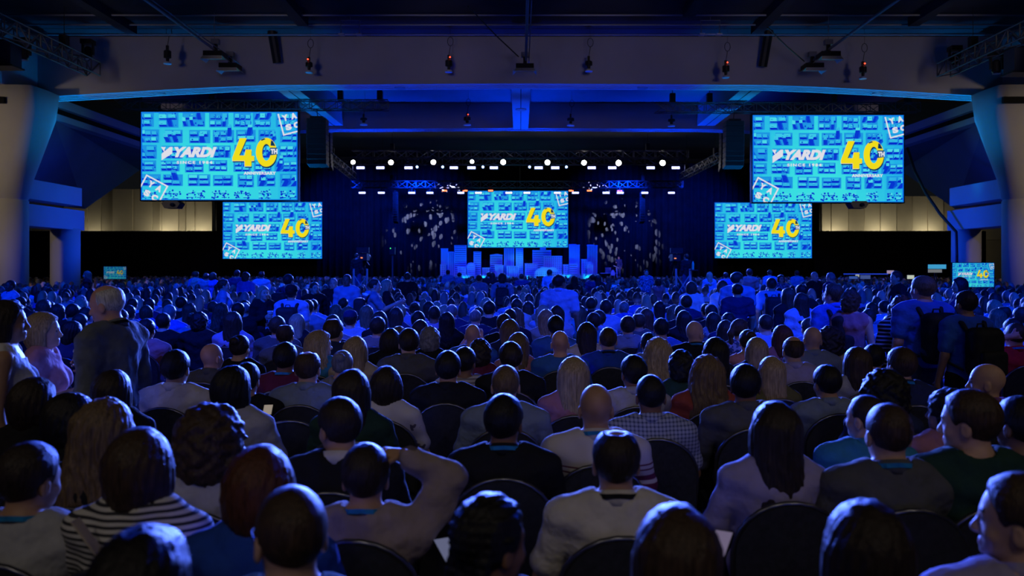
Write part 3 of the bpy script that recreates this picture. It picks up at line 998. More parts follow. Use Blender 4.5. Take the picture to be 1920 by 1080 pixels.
# cable draped from the right screen to the column
pts = [P(x, y, q) for x, y, q in ((1701, 277, 37.0), (1716, 322, 36.5), (1736, 362, 35.8), (1762, 400, 35.0), (1793, 435, 34.0), (1794, 480, 33.9), (1794, 530, 33.9))]
tag(obj('draped_cable', MB().tube(pts, 0.06, 8), m_dark), 'thick black cable drooping from the right screen to the column', 'cable')

# moving heads and speaker boxes on the side trusses
for s, nm in ((-1, 'left'), (1, 'right')):
    for j, (px, py, d) in enumerate(((45, 96, 27.0), (165, 96, 30.3)) if s < 0 else ((1868, 122, 27.5), (1790, 108, 30.3))):
        p = P(px, py, d)
        o = thing('moving_head', f'black moving-head lamp on the {nm} side truss, {("nearer the camera", "at its stage end")[j]}', 'stage light', p, 0, 'moving heads on the side trusses')
        obj('base', MB().box((-0.2, -0.2, 0.25), (0.2, 0.2, 0.42)), m_dark, o)
        obj('yoke', MB().box((-0.22, -0.06, -0.15), (-0.17, 0.06, 0.3)).box((0.17, -0.06, -0.15), (0.22, 0.06, 0.3)), m_dark, o)
        hd = obj('head', MB().lathe([(0.09, -0.3), (0.15, -0.22), (0.13, 0.1), (0.08, 0.17)], 12), m_dark, o)
        obj('lens', MB().lathe([(0.14, -0.305), (0.001, -0.315)], 12), M_DISC, hd)
    p = P(2, 128, 26.5) if s < 0 else P(1920, 140, 26.5)
    o = thing('hung_speaker', f'dark speaker box under the {nm} side truss at the picture edge', 'loudspeaker', p, 0, 'hung speakers')
    obj('cabinet', MB().box((-0.5, -0.3, 0.03), (0.5, 0.3, 0.85)), surf('speaker_blue_black', (0.03, 0.035, 0.06), 0.5), o)
    obj('bumper', MB().box((-0.58, -0.34, 0), (0.58, 0.34, 0.05)).box((-0.55, -0.34, 0.82), (0.55, 0.34, 0.87)), m_dark, o)
    obj('bracket', MB().tube([(0, 0, 0.85), (0, 0, 9.1 - p.z)], 0.03, 6), m_dark, o)
# ---------------------------------------------------------------- skyline set on the stage
m_sky = {}


def facade(kind):
    if kind in m_sky:
        return m_sky[kind]
    c1, c2 = (0.62, 0.62, 0.66), (0.16, 0.16, 0.2)
    def grid(px, pz, dx, dz):
        def f(nt, co):
            s = nt.nodes.new('ShaderNodeSeparateXYZ')
            nt.links.new(co, s.inputs[0])
            a = mathn(nt, 'LESS_THAN', mathn(nt, 'FRACT', mathn(nt, 'MULTIPLY', s.outputs[0], 1 / px)), dx)
            b = mathn(nt, 'LESS_THAN', mathn(nt, 'FRACT', mathn(nt, 'MULTIPLY', s.outputs[2], 1 / pz)), dz)
            return mathn(nt, 'MULTIPLY', a, b)
        return f
    k = {'rows': grid(9.0, 0.17, 1.0, 0.35), 'cols': grid(0.13, 9.0, 0.4, 1.0), 'grid': grid(0.15, 0.15, 0.5, 0.5), 'fine': grid(0.1, 0.1, 0.45, 0.5)}[kind]
    m_sky[kind] = mixpat('facade_' + kind, c1, c2, k, 0.6)
    return m_sky[kind]


DS = 62.4
m_cap = surf('set_panel', (0.6, 0.6, 0.64), 0.6)
ZS = 1.05


def building(x0, x1, ytop, dd, kind, label, roof=None, x_cap=None, groove=True):
    d = DS + dd
    a, b = (x0 - VX) / F * d, (x1 - VX) / F * d
    H = HC + (VY - ytop) / F * d - ZS
    W = b - a
    o = thing('set_building', label, 'stage set', (a, d, ZS), 0, 'skyline buildings on the stage')
    body = obj('facade', MB().box((0, 0, 0), (W, 0.3, H)), facade(kind), o)
    obj('parapet', MB().box((-0.02, -0.03, H), (W + 0.02, 0.32, H + 0.05)), m_cap, o)
    for x in (0.0, W - 0.05):
        obj('pilaster', MB().box((x, -0.04, 0), (x + 0.05, 0, H)), m_cap, o)
    if roof == 'box':
        obj('penthouse', MB().box((W * 0.4, 0.05, H + 0.05), (W * 0.72, 0.25, H + 0.28)), m_cap, o)
        obj('mast', MB().tube([(W * 0.58, 0.15, H + 0.2), (W * 0.58, 0.15, H + 0.5)], 0.015, 5), m_cap, o)
    elif roof == 'peak':
        obj('roof_peak', MB().prism([(0, H + 0.05), (W, H + 0.05), (W * 0.55, H + 0.14)], 0, 0.3), m_cap, o)
    elif roof == 'dome':
        obj('dome', MB().lathe([(W * 0.5, 0), (W * 0.46, 0.1), (W * 0.3, 0.2), (0.01, 0.24)], 14, Matrix.Translation((W / 2, 0.15, H + 0.05)) @ Matrix.Diagonal((1, 0.35, 1, 1))), m_cap, o)
    elif roof == 'notch':
        obj('crown', MB().box((W * 0.0, 0.03, H + 0.05), (W * 0.7, 0.27, H + 0.1)), m_cap, o)
    return o


building(825.5, 836, 497, 0.9, 'grid', 'low set building at the left end of the skyline')
building(827, 840, 467, 1.4, 'fine', 'tall slim set tower at the left end of the skyline')
building(840, 855, 474, 1.2, 'cols', 'set tower with vertical lines, second along the skyline', 'notch')
building(852, 874.5, 461, 1.0, 'rows', 'broad tall set tower with horizontal bands left of the middle screen')
building(858, 874, 502, 0.2, 'grid', 'low set block before the broad banded tower')
building(875, 891, 499, 0.5, 'grid', 'low domed set building left of the middle screen', 'dome')
building(888, 902, 473, 0.9, 'rows', 'dark slim set tower with one bright edge')
building(904, 918, 503, 0.3, 'cols', 'low set block with a violet outline below the screen')
building(919, 942, 479, 0.8, 'rows', 'set building with a peaked roof below the screen corner', 'peak')
building(928, 944, 498, 0.1, 'fine', 'low set block with dotted windows below the screen')
building(945, 964, 466.5, 0.7, 'cols', 'ribbed set tower reaching the underside of the screen')
building(967, 981, 466.5, 0.7, 'grid', 'cyan-lit set tower with square windows under the screen')
building(950, 972, 500, 0.0, 'cols', 'low set block before the ribbed tower')
building(984, 1008, 495, 0.4, 'grid', 'low wide set block beside the cyan-lit tower')
building(998.5, 1033.5, 470, 0.9, 'rows', 'large banded set office block with a penthouse', 'box')
building(1019, 1054, 481, 0.5, 'grid', 'wide set block with rows of square windows')
building(1067, 1087, 460, 0.9, 'fine', 'tall set tower beside the right edge of the screen', 'notch')
building(1067, 1083, 496, 0.2, 'rows', 'low striped set block before the tall tower')
building(1056, 1066, 497, 0.4, 'grid', 'narrow low set block left of the striped block')
building(1090, 1102, 487, 0.7, 'grid', 'medium set block near the right end of the skyline')
building(1101, 1120, 461, 0.9, 'cols', 'tall set tower at the right end of the skyline', 'notch')
building(1101, 1112, 497, 0.1, 'fine', 'small round-topped set block at the right end', 'dome')

# glass-walled house cut-out
hx = (1003 - VX) / F * 61.9
o = thing('set_house', 'little gabled set house with lit framed windows', 'stage set', (hx, 61.9, ZS))
S = 61.9 / F
obj('house_wall', MB().box((0, 0.06, 0), (21 * S, 0.3, 13 * S)), facade('grid'), o)
obj('roof', MB().prism([(-0.05, 13 * S), (11 * S, 22 * S), (37 * S, 22 * S), (45 * S, 13 * S)], 0.05, 0.32), m_cap, o)
m_frm = surf('house_frame', (0.75, 0.75, 0.7), 0.5)
for i in range(4):
    obj('window_post', MB().box((i * 7 * S - 0.02, 0, 0), (i * 7 * S + 0.02, 0.07, 13 * S)), m_frm, o)
for i in range(3):
    obj('window_rail', MB().box((0, 0, i * 6 * S), (21 * S, 0.07, i * 6 * S + 0.035)), m_frm, o)
# planting along the front edge
m_leaf = surf('planting', (0.35, 0.5, 0.35), 0.7, noise=0.4, nscale=20)
rnd = random.Random(3)
for x0, x1, nm in ((824, 905, 'left'), (905, 1003, 'middle'), (1046, 1124, 'right')):
    m = MB()
    a, b = (x0 - VX) / F * 61.5, (x1 - VX) / F * 61.5
    for i in range(int((b - a) * 110)):
        x, y, z = rnd.uniform(a, b), 61.4 + rnd.uniform(-0.2, 0.2), ZS
        h = rnd.uniform(0.12, 0.34 if nm != 'right' else 0.46)
        l = rnd.uniform(-0.12, 0.12)
        m.add([(x - 0.02, y, z), (x + 0.02, y, z), (x + l, y + rnd.uniform(-0.05, 0.05), z + h), (x + l - 0.03, y, z + h * 0.6)], [(0, 1, 2, 3)])
    o = obj('grass_planting', m, m_leaf)
    o['kind'] = 'stuff'
    o['label'] = f'{nm} strip of low planting along the foot of the skyline'
    o['category'] = 'planting'
for x in (-5.6, -4.2, -2.8, -1.2, 0.4, 2.0, 3.6, 5.2):
    p = Vector((x, 60.75, ZS + 0.09))
    o = thing('footlight', 'small cyan footlight at the front of the stage', 'stage light', (x, 60.75, ZS), 0, 'cyan footlights before the skyline')
    obj('housing', MB().box((-0.08, -0.06, 0), (0.08, 0.06, 0.08)), m_dark, o)
    obj('lens', MB().box((-0.07, 0.055, 0.01), (0.07, 0.065, 0.075)), glow('footlight_lens', (0.05, 0.7, 1.0), 2), o)
    light('footlight_beam', 'SPOT', (x, 60.84, ZS + 0.05), 55, (0.01, 0.42, 1.0), (x, 61.8, ZS + 0.3), 0.05, 120, 1.0)

# lectern table, chair, laptop on stage
d = 62.0
x = (1126 - VX) / F * d
W = 32 / F * d
o = thing('stage_table', 'white-topped table on the stage beside the presenter', 'table', (x, d, ZS))
obj('table_top', MB().box((0, -0.3, 0.42), (W, 0.3, 0.46)), m_frm, o)
for i in (0.05, W - 0.05):
    for y in (-0.25, 0.25):
        obj('leg', MB().tube([(i, y, 0), (i, y, 0.42)], 0.02, 6), m_dark, o)
o = thing('equipment_case', 'small boxy case standing on the stage table', 'case', (x + 9 / F * d, d, ZS + 0.46))
obj('case_body', MB().box((0, -0.15, 0.0), (0.42, 0.15, 0.36)), surf('case_grey', (0.2, 0.2, 0.24), 0.5), o)
obj('case_lid', MB().box((-0.01, -0.16, 0.36), (0.43, 0.16, 0.42)), surf('case_grey', (0.2, 0.2, 0.24), 0.5), o)
x = (1143 - VX) / F * d
o = thing('shell_chair', 'white shell chair on the stage before the table', 'chair', (x, d - 0.7, ZS))
sh = [(0.0, 0.30), (0.02, 0.5), (0.08, 0.66), (0.17, 0.7), (0.26, 0.66), (0.32, 0.5), (0.34, 0.30), (0.17, 0.26)]
obj('shell_back', MB().prism(sh, -0.05, 0.0), surf('white_plastic', (0.75, 0.75, 0.75), 0.4), o)
obj('seat', MB().box((0.0, 0.0, 0.26), (0.34, 0.34, 0.31)), surf('white_plastic', (0.75, 0.75, 0.75), 0.4), o)
for i, j in ((0.04, 0.02), (0.3, 0.02), (0.04, 0.32), (0.3, 0.32)):
    obj('leg', MB().tube([(0.17 + (i - 0.17) * 1.1, j, 0), (i, j, 0.27)], 0.014, 6), m_frm, o)
x = (1156 - VX) / F * 61.6
o = thing('lectern', 'slim slanted lectern in front of the presenter', 'lectern', (x, 61.6, ZS))
obj('post', MB().bar((0.05, 0, 0), (-0.02, 0, 0.9), 0.06, 0.06), m_frm, o)
obj('reading_top', MB().bar((-0.22, 0, 1.02), (0.16, 0, 0.84), 0.35, 0.03), m_frm, o)
obj('base', MB().box((-0.2, -0.2, 0), (0.25, 0.2, 0.03)), m_dark, o)

# camera risers with rails, tripods and cameras
m_rail = surf('rail_steel', (0.42, 0.42, 0.42), 0.4, metal=0.5)


def camera_riser(pxl, pxr, d, cam_px, cam_py, label, flip):
    a, b = (pxl - VX) / F * d, (pxr - VX) / F * d
    W = b - a
    hgt = 0.75
    o = thing('camera_riser', label, 'platform', (a, d, 0), 0, 'camera risers')
    obj('deck', MB().box((-0.3, 0, hgt - 0.1), (W + 0.9, 1.6, hgt)), m_stage, o)
    for x in (-0.25, W + 0.85):
        for y in (0.06, 1.54):
            obj('leg', MB().tube([(x, y, 0), (x, y, hgt - 0.1)], 0.03, 6), m_rail, o)
    for x in (0, W):
        obj('rail_post', MB().tube([(x, 0.03, hgt), (x, 0.03, HC + (VY - 504) / F * d)], 0.035, 6), m_rail, o)
    z1, z2 = hgt + 0.12, hgt + 0.85
    obj('cross_brace', MB().tube([(0, 0.03, z1), (W, 0.03, z2)], 0.02, 5), m_rail, o)
    obj('cross_brace', MB().tube([(0, 0.03, z2), (W, 0.03, z1)], 0.02, 5), m_rail, o)
    p = P(cam_px, cam_py, d + 0.6)
    c = thing('tv_camera', ('television camera on a tripod on the left-hand riser', 'television camera on a tripod on the right-hand riser')[flip], 'camera', (p.x, d + 0.6, hgt), 0, 'television cameras')
    z = p.z - hgt
    for k in range(3):
        an = k * 2.1 + 0.4
        obj('leg', MB().tube([(0, 0, z - 0.25), (0.32 * math.cos(an), 0.32 * math.sin(an), 0)], 0.02, 6), m_dark, c)
    obj('pan_head', MB().lathe([(0.05, z - 0.28), (0.09, z - 0.18), (0.06, z - 0.12)], 10), m_dark, c)
    s = -1 if flip else 1
    bd = obj('camera_body', MB().box((-0.14, -0.25, z - 0.12), (0.14, 0.3, z + 0.12)), m_dark, c)
    obj('lens', MB().tube([(0, 0.3, z), (0.02 * s, 0.62, z)], [0.09, 0.11], 10), m_dark, c)
    vf = obj('viewfinder', MB().box((-0.22, -0.3, z + 0.15), (0.22, -0.2, z + 0.34)), m_dark, c)
    obj('screen_glow', MB().box((-0.08, -0.262, z - 0.05), (-0.01, -0.25, z - 0.01)), glow('camera_tally', (1.0, 0.28, 0.06), 1.2), c)
    obj('pan_bar', MB().tube([(0.1 * s, -0.1, z - 0.15), (0.3 * s, -0.6, z - 0.3)], 0.015, 5), m_dark, c)
    return o


camera_riser(663, 688, 28.0, 683, 482, 'camera riser with steel rails left of the stage', 0)
camera_riser(1268, 1294, 28.0, 1266, 483, 'camera riser with steel rails right of the stage', 1)
o = thing('pole_speaker', 'small box on a tall thin stand left of the stage', 'speaker stand', ((736 - VX) / F * 30, 30, 0))
obj('pole', MB().tube([(0, 0, 0), (0, 0, 2.35)], 0.03, 8), m_alu, o)
obj('box', MB().box((-0.1, -0.1, 2.35), (0.1, 0.1, 2.62)), m_dark, o)
obj('indicator', MB().box((-0.08, -0.105, 2.56), (-0.05, -0.098, 2.59)), glow('led_green', (0.05, 1, 0.1), 3), o)
for k in range(3):
    obj('leg', MB().tube([(0, 0, 0.5), (0.4 * math.cos(k * 2.1), 0.4 * math.sin(k * 2.1), 0.02)], 0.018, 6), m_alu, o)
tag(obj('water_bottle', MB().lathe([(0.04, 0), (0.042, 0.2), (0.03, 0.24), (0.018, 0.27), (0.018, 0.3)], 12, Matrix.Translation(((1300 - VX) / F * 28, 28.05, 1.78))), surf('green_bottle', (0.1, 0.6, 0.3), 0.3)), 'green bottle on the ledge of the right-hand camera riser', 'bottle')
o = thing('riser_ledge', 'narrow shelf clamped to the right-hand camera riser', 'shelf', ((1296 - VX) / F * 28, 28.0, 0))
obj('shelf_board', MB().box((-0.05, -0.1, 1.74), (0.22, 0.2, 1.78)), m_dark, o)
obj('shelf_post', MB().tube([(0.0, 0.05, 0.75), (0.0, 0.05, 1.74)], 0.02, 6), m_rail, o)

# control desk right of the stage
d = 33.0
x0, x1 = (1574 - VX) / F * d, (1656 - VX) / F * d
o = thing('control_desk', 'long dark control desk edged with blue light on the right', 'desk', (x0, d, 0))
obj('desk_top', MB().box((0, -0.4, 0.72), (x1 - x0 + 1.2, 0.4, 0.78)), m_dark, o)
obj('desk_skirt', MB().box((0.02, -0.36, 0), (x1 - x0 + 1.18, -0.33, 0.72)), m_black, o)
obj('light_rail', MB().box((0, -0.45, 1.58), (x1 - x0, -0.41, 1.62)), glow('rail_blue', (0.02, 0.08, 1.0), 0.5), o)
for x in (0.02, x1 - x0 - 0.02):
    obj('rail_post', MB().tube([(x, -0.43, 0), (x, -0.43, 1.6)], 0.02, 6), m_dark, o)


def small_screen(px0, py0, px1, py1, d, col, strength, label, name='desk_monitor'):
    a, b = P(px0, py1, d), P(px1, py0, d)
    o = thing(name, label, 'monitor', (a.x, d, a.z), 0, 'monitors on the control desk')
    W, H = b.x - a.x, b.z - a.z
    obj('case', MB().box((-0.02, 0.003, -0.02), (W + 0.02, 0.04, H + 0.02)), m_bezel, o)
    obj('display', MB().box((0, -0.003, 0), (W, 0.003, H)), glow(label[:20], col, strength), o)
    obj('foot', MB().tube([(W / 2, 0.03, 0), (W / 2, 0.06, -a.z + 0.79)], 0.02, 6), m_dark, o)


small_screen(1592, 518, 1608, 523, d, (0.08, 0.2, 0.8), 0.35, 'dim blue screen at the left end of the control desk')
small_screen(1604, 514, 1611, 519, d + 0.1, (0.75, 0.8, 0.6), 0.5, 'tiny pale screen on the control desk')
small_screen(1613, 516, 1632, 523, d + 0.1, (0.15, 0.25, 0.7), 0.3, 'wide dim screen in the middle of the control desk')
small_screen(1663, 507, 1676, 513, d + 0.3, (0.75, 0.55, 0.8), 0.4, 'pinkish laptop screen behind the man in a suit')
small_screen(1701, 516, 1714, 523, d - 2, (0.8, 0.9, 0.7), 0.6, 'pale green laptop screen beside the blue tee shirt man')
small_screen(1740, 496, 1774, 504, d - 2, (0.05, 0.45, 0.8), 0.7, 'wide cyan strip monitor behind the blue tee shirt man')
small_screen(1740, 505, 1766, 511, d - 2.1, (0.4, 0.42, 0.4), 0.35, 'grey software monitor below the cyan strip monitor')
# ---------------------------------------------------------------- people: bodies grown from blended limbs (one closed surface each)
def axis(lo, hi, base, fine):
    out = [lo]
    while out[-1] < hi:
        x = out[-1]
        h = base
        for a, b, s in fine:
            if a <= x < b:
                h = min(h, s)
        out.append(x + h)
    return np.array(out, dtype=np.float32)


def RC(a, b, ra, rb, k=0.03, t=''):
    return ('rc', np.array(a, float), np.array(b, float), ra, rb, k, t)


def EL(c, r, k=0.03, t='', sub=False):
    return ('el', np.array(c, float), np.array(r, float), sub, 0, k, t)


def field(prims, gx, gy, gz, off=0.0):
    Fd = np.full((len(gx), len(gy), len(gz)), 0.15, dtype=np.float32)
    mg = 0.07 + off
    for p in prims:
        kind, k = p[0], p[5]
        if kind == 'rc':
            r = max(p[3], p[4])
            lo, hi = np.minimum(p[1], p[2]) - r - mg, np.maximum(p[1], p[2]) + r + mg
        else:
            lo, hi = p[1] - p[2] - mg, p[1] + p[2] + mg
        s = [slice(max(0, np.searchsorted(g, l) - 1), np.searchsorted(g, h) + 1) for g, l, h in zip((gx, gy, gz), lo, hi)]
        X, Y, Z = gx[s[0]][:, None, None], gy[s[1]][None, :, None], gz[s[2]][None, None, :]
        if kind == 'rc':
            a, ba = p[1].astype(np.float32), (p[2] - p[1]).astype(np.float32)
            px, py, pz = X - a[0], Y - a[1], Z - a[2]
            t = np.clip((px * ba[0] + py * ba[1] + pz * ba[2]) / (ba @ ba + 1e-9), 0, 1)
            d = np.sqrt((px - t * ba[0]) ** 2 + (py - t * ba[1]) ** 2 + (pz - t * ba[2]) ** 2) - (p[3] + (p[4] - p[3]) * t) - off
        else:
            c, r = p[1].astype(np.float32), (p[2] + (0 if p[3] else off)).astype(np.float32)
            px, py, pz = X - c[0], Y - c[1], Z - c[2]
            k0 = np.sqrt((px / r[0]) ** 2 + (py / r[1]) ** 2 + (pz / r[2]) ** 2)
            k1 = np.sqrt((px / r[0] ** 2) ** 2 + (py / r[1] ** 2) ** 2 + (pz / r[2] ** 2) ** 2) + 1e-6
            d = k0 * (k0 - 1) / k1
        cur = Fd[s[0], s[1], s[2]]
        if kind == 'el' and p[3]:
            d = -d
            h = np.clip(0.5 - 0.5 * (cur - d) / k, 0, 1)
            new = cur * (1 - h) + d * h + k * h * (1 - h)
        else:
            h = np.clip(0.5 + 0.5 * (cur - d) / k, 0, 1)
            new = cur * (1 - h) + d * h - k * h * (1 - h)
        Fd[s[0], s[1], s[2]] = new
    return Fd


EDGES = [(0, 1), (2, 3), (4, 5), (6, 7), (0, 2), (1, 3), (4, 6), (5, 7), (0, 4), (1, 5), (2, 6), (3, 7)]


def nets(Fd, gx, gy, gz):
    ins = Fd < 0
    cnt = sum(ins[i:ins.shape[0] - 1 + i, j:ins.shape[1] - 1 + j, k:ins.shape[2] - 1 + k].astype(np.int8) for i in (0, 1) for j in (0, 1) for k in (0, 1))
    act = (cnt > 0) & (cnt < 8)
    idx = np.argwhere(act)
    I, J, K = idx.T
    ids = np.full(act.shape, -1, dtype=np.int32)
    ids[I, J, K] = np.arange(len(idx))
    cor = [(b & 1, (b >> 1) & 1, (b >> 2) & 1) for b in range(8)]
    V = np.stack([Fd[I + a, J + b, K + c] for a, b, c in cor], 1)
    G = np.stack([np.stack([gx[I + a], gy[J + b], gz[K + c]], 1) for a, b, c in cor], 1)
    acc = np.zeros((len(idx), 3), dtype=np.float32)
    num = np.zeros(len(idx), dtype=np.float32)
    for a, b in EDGES:
        va, vb = V[:, a], V[:, b]
        m = (va < 0) != (vb < 0)
        t = np.where(m, va / np.where(m, va - vb, 1), 0)[:, None]
        q = G[:, a] + (G[:, b] - G[:, a]) * t
        acc += q * m[:, None]
        num += m
    verts = acc / np.maximum(num, 1)[:, None]
    quads = []
    for ax in range(3):
        sl0 = [slice(1, -1)] * 3
        sl1 = [slice(1, -1)] * 3
        sl0[ax] = slice(0, -1)
        sl1[ax] = slice(1, None)
        a, b = ins[tuple(sl0)], ins[tuple(sl1)]
        e = np.argwhere(a != b)
        off = np.array([1, 1, 1])
        off[ax] = 0
        e = e + off
        flip = ins[e[:, 0], e[:, 1], e[:, 2]]
        u, v = [(1, 2), (2, 0), (0, 1)][ax]
        def cell(du, dv):
            c = e.copy()
            c[:, u] += du
            c[:, v] += dv
            return ids[c[:, 0], c[:, 1], c[:, 2]]
        q = np.stack([cell(-1, -1), cell(0, -1), cell(0, 0), cell(-1, 0)], 1)
        q = np.where(flip[:, None], q, q[:, ::-1])
        quads.append(q)
    quads = np.concatenate(quads)
    quads = quads[(quads >= 0).all(1)]
    return verts, quads


def np_mesh(name, verts, quads, mat_idx=None):
    me = bpy.data.meshes.new(name)
    n = len(quads)
    me.vertices.add(len(verts))
    me.vertices.foreach_set('co', np.ascontiguousarray(verts, dtype=np.float32).ravel())
    me.loops.add(n * 4)
    me.loops.foreach_set('vertex_index', quads.astype(np.int32).ravel())
    me.polygons.add(n)
    me.polygons.foreach_set('loop_start', np.arange(n, dtype=np.int32) * 4)
    me.polygons.foreach_set('use_smooth', np.ones(n, dtype=bool))
    if mat_idx is not None:
        for _ in range(int(mat_idx.max()) + 1):
            me.materials.append(None)
        me.polygons.foreach_set('material_index', mat_idx.astype(np.int32))
    me.update()
    me.validate()
    return me


# ---- head, in head space (origin at the neck pivot, face towards +Y, crown at z = 0.268)
def head_prims(o, s):
    o = np.array(o, float)
    def q(x, y, z):
        return o + np.array((x, y, z)) * s
    def r(*a):
        return np.array(a) * s
    L = [EL(q(0, -0.008, 0.175), r(0.077, 0.097, 0.092), 0.02, 'head'),
         EL(q(0, 0.028, 0.125), r(0.061, 0.062, 0.085), 0.03, 'head'),
         EL(q(0, 0.04, 0.075), r(0.048, 0.046, 0.036), 0.03, 'head'),
         RC(q(0, -0.022, -0.07), q(0, -0.012, 0.10), 0.057 * s, 0.053 * s, 0.03, 'neck'),
         RC(q(-0.03, 0.078, 0.168), q(0.03, 0.078, 0.168), 0.010 * s, 0.010 * s, 0.015, 'head'),
         RC(q(0, 0.086, 0.155), q(0, 0.106, 0.118), 0.007 * s, 0.012 * s, 0.012, 'head'),
         EL(q(0, 0.1, 0.112), r(0.017, 0.011, 0.009), 0.008, 'head'),
         EL(q(0, 0.076, 0.057), r(0.02, 0.016, 0.015), 0.02, 'head')]
    for x in (-1, 1):
        L += [EL(q(x * 0.031, 0.094, 0.15), r(0.018, 0.012, 0.011), 0.01, 'head', True),
              EL(q(x * 0.031, 0.074, 0.15), r(0.013, 0.013, 0.013), 0.002, 'head'),
              EL(q(x * 0.079, -0.006, 0.13), r(0.010, 0.021, 0.033), 0.006, 'head'),
              EL(q(x * 0.09, 0.003, 0.133), r(0.006, 0.011, 0.017), 0.004, 'head', True),
              EL(q(x * 0.042, 0.06, 0.115), r(0.022, 0.02, 0.022), 0.02, 'head')]
    L += [EL(q(0, 0.09, 0.088), r(0.024, 0.008, 0.005), 0.004, 'head'), EL(q(0, 0.089, 0.078), r(0.02, 0.009, 0.006), 0.004, 'head')]
    return L


def hand_prims(wr, dirv, nrm, side, s=1.0, curl=0.5, t='hand'):
    """wrist point, pointing direction, palm normal (towards what is held), side +1 = thumb along dir x nrm"""
    d = Vector(dirv).normalized()
    n = Vector(nrm)
    n = (n - d * n.dot(d)).normalized()
    u = d.cross(n) * side
    wr = Vector(wr)
    L = [RC(wr, wr + d * 0.05 * s, 0.024 * s, 0.022 * s, 0.015, t)]
    for i, (off, ln, rd) in enumerate(((0.030, 0.072, 0.0088), (0.010, 0.080, 0.0092), (-0.010, 0.074, 0.0088), (-0.029, 0.058, 0.0078))):
        base = wr + d * (0.085 - 0.004 * abs(i - 1)) * s + u * off * s
        L.append(RC(wr + d * 0.025 * s + u * off * 0.5 * s, base, 0.015 * s, 0.0115 * s, 0.006, t))
        p, ang = base, curl * 0.4
        for seg in (0.45, 0.32, 0.23):
            ang += curl * 0.55
            v = d * math.cos(ang) + n * math.sin(ang)
            p2 = p + v * ln * seg * s
            L.append(RC(p, p2, rd * s, rd * 0.92 * s, 0.003, t))
            p = p2
    b = wr + d * 0.02 * s + u * 0.022 * s
    p1 = b + (d * 0.6 + u * 0.75 + n * 0.2).normalized() * 0.042 * s
    p2 = p1 + (d * 0.85 + u * 0.35 + n * 0.45).normalized() * 0.034 * s
    p3 = p2 + (d * 0.9 + n * 0.5).normalized() * 0.026 * s
    L += [RC(b, p1, 0.015 * s, 0.011 * s, 0.008, t), RC(p1, p2, 0.0105 * s, 0.0095 * s, 0.003, t), RC(p2, p3, 0.0095 * s, 0.008 * s, 0.003, t)]
    return L


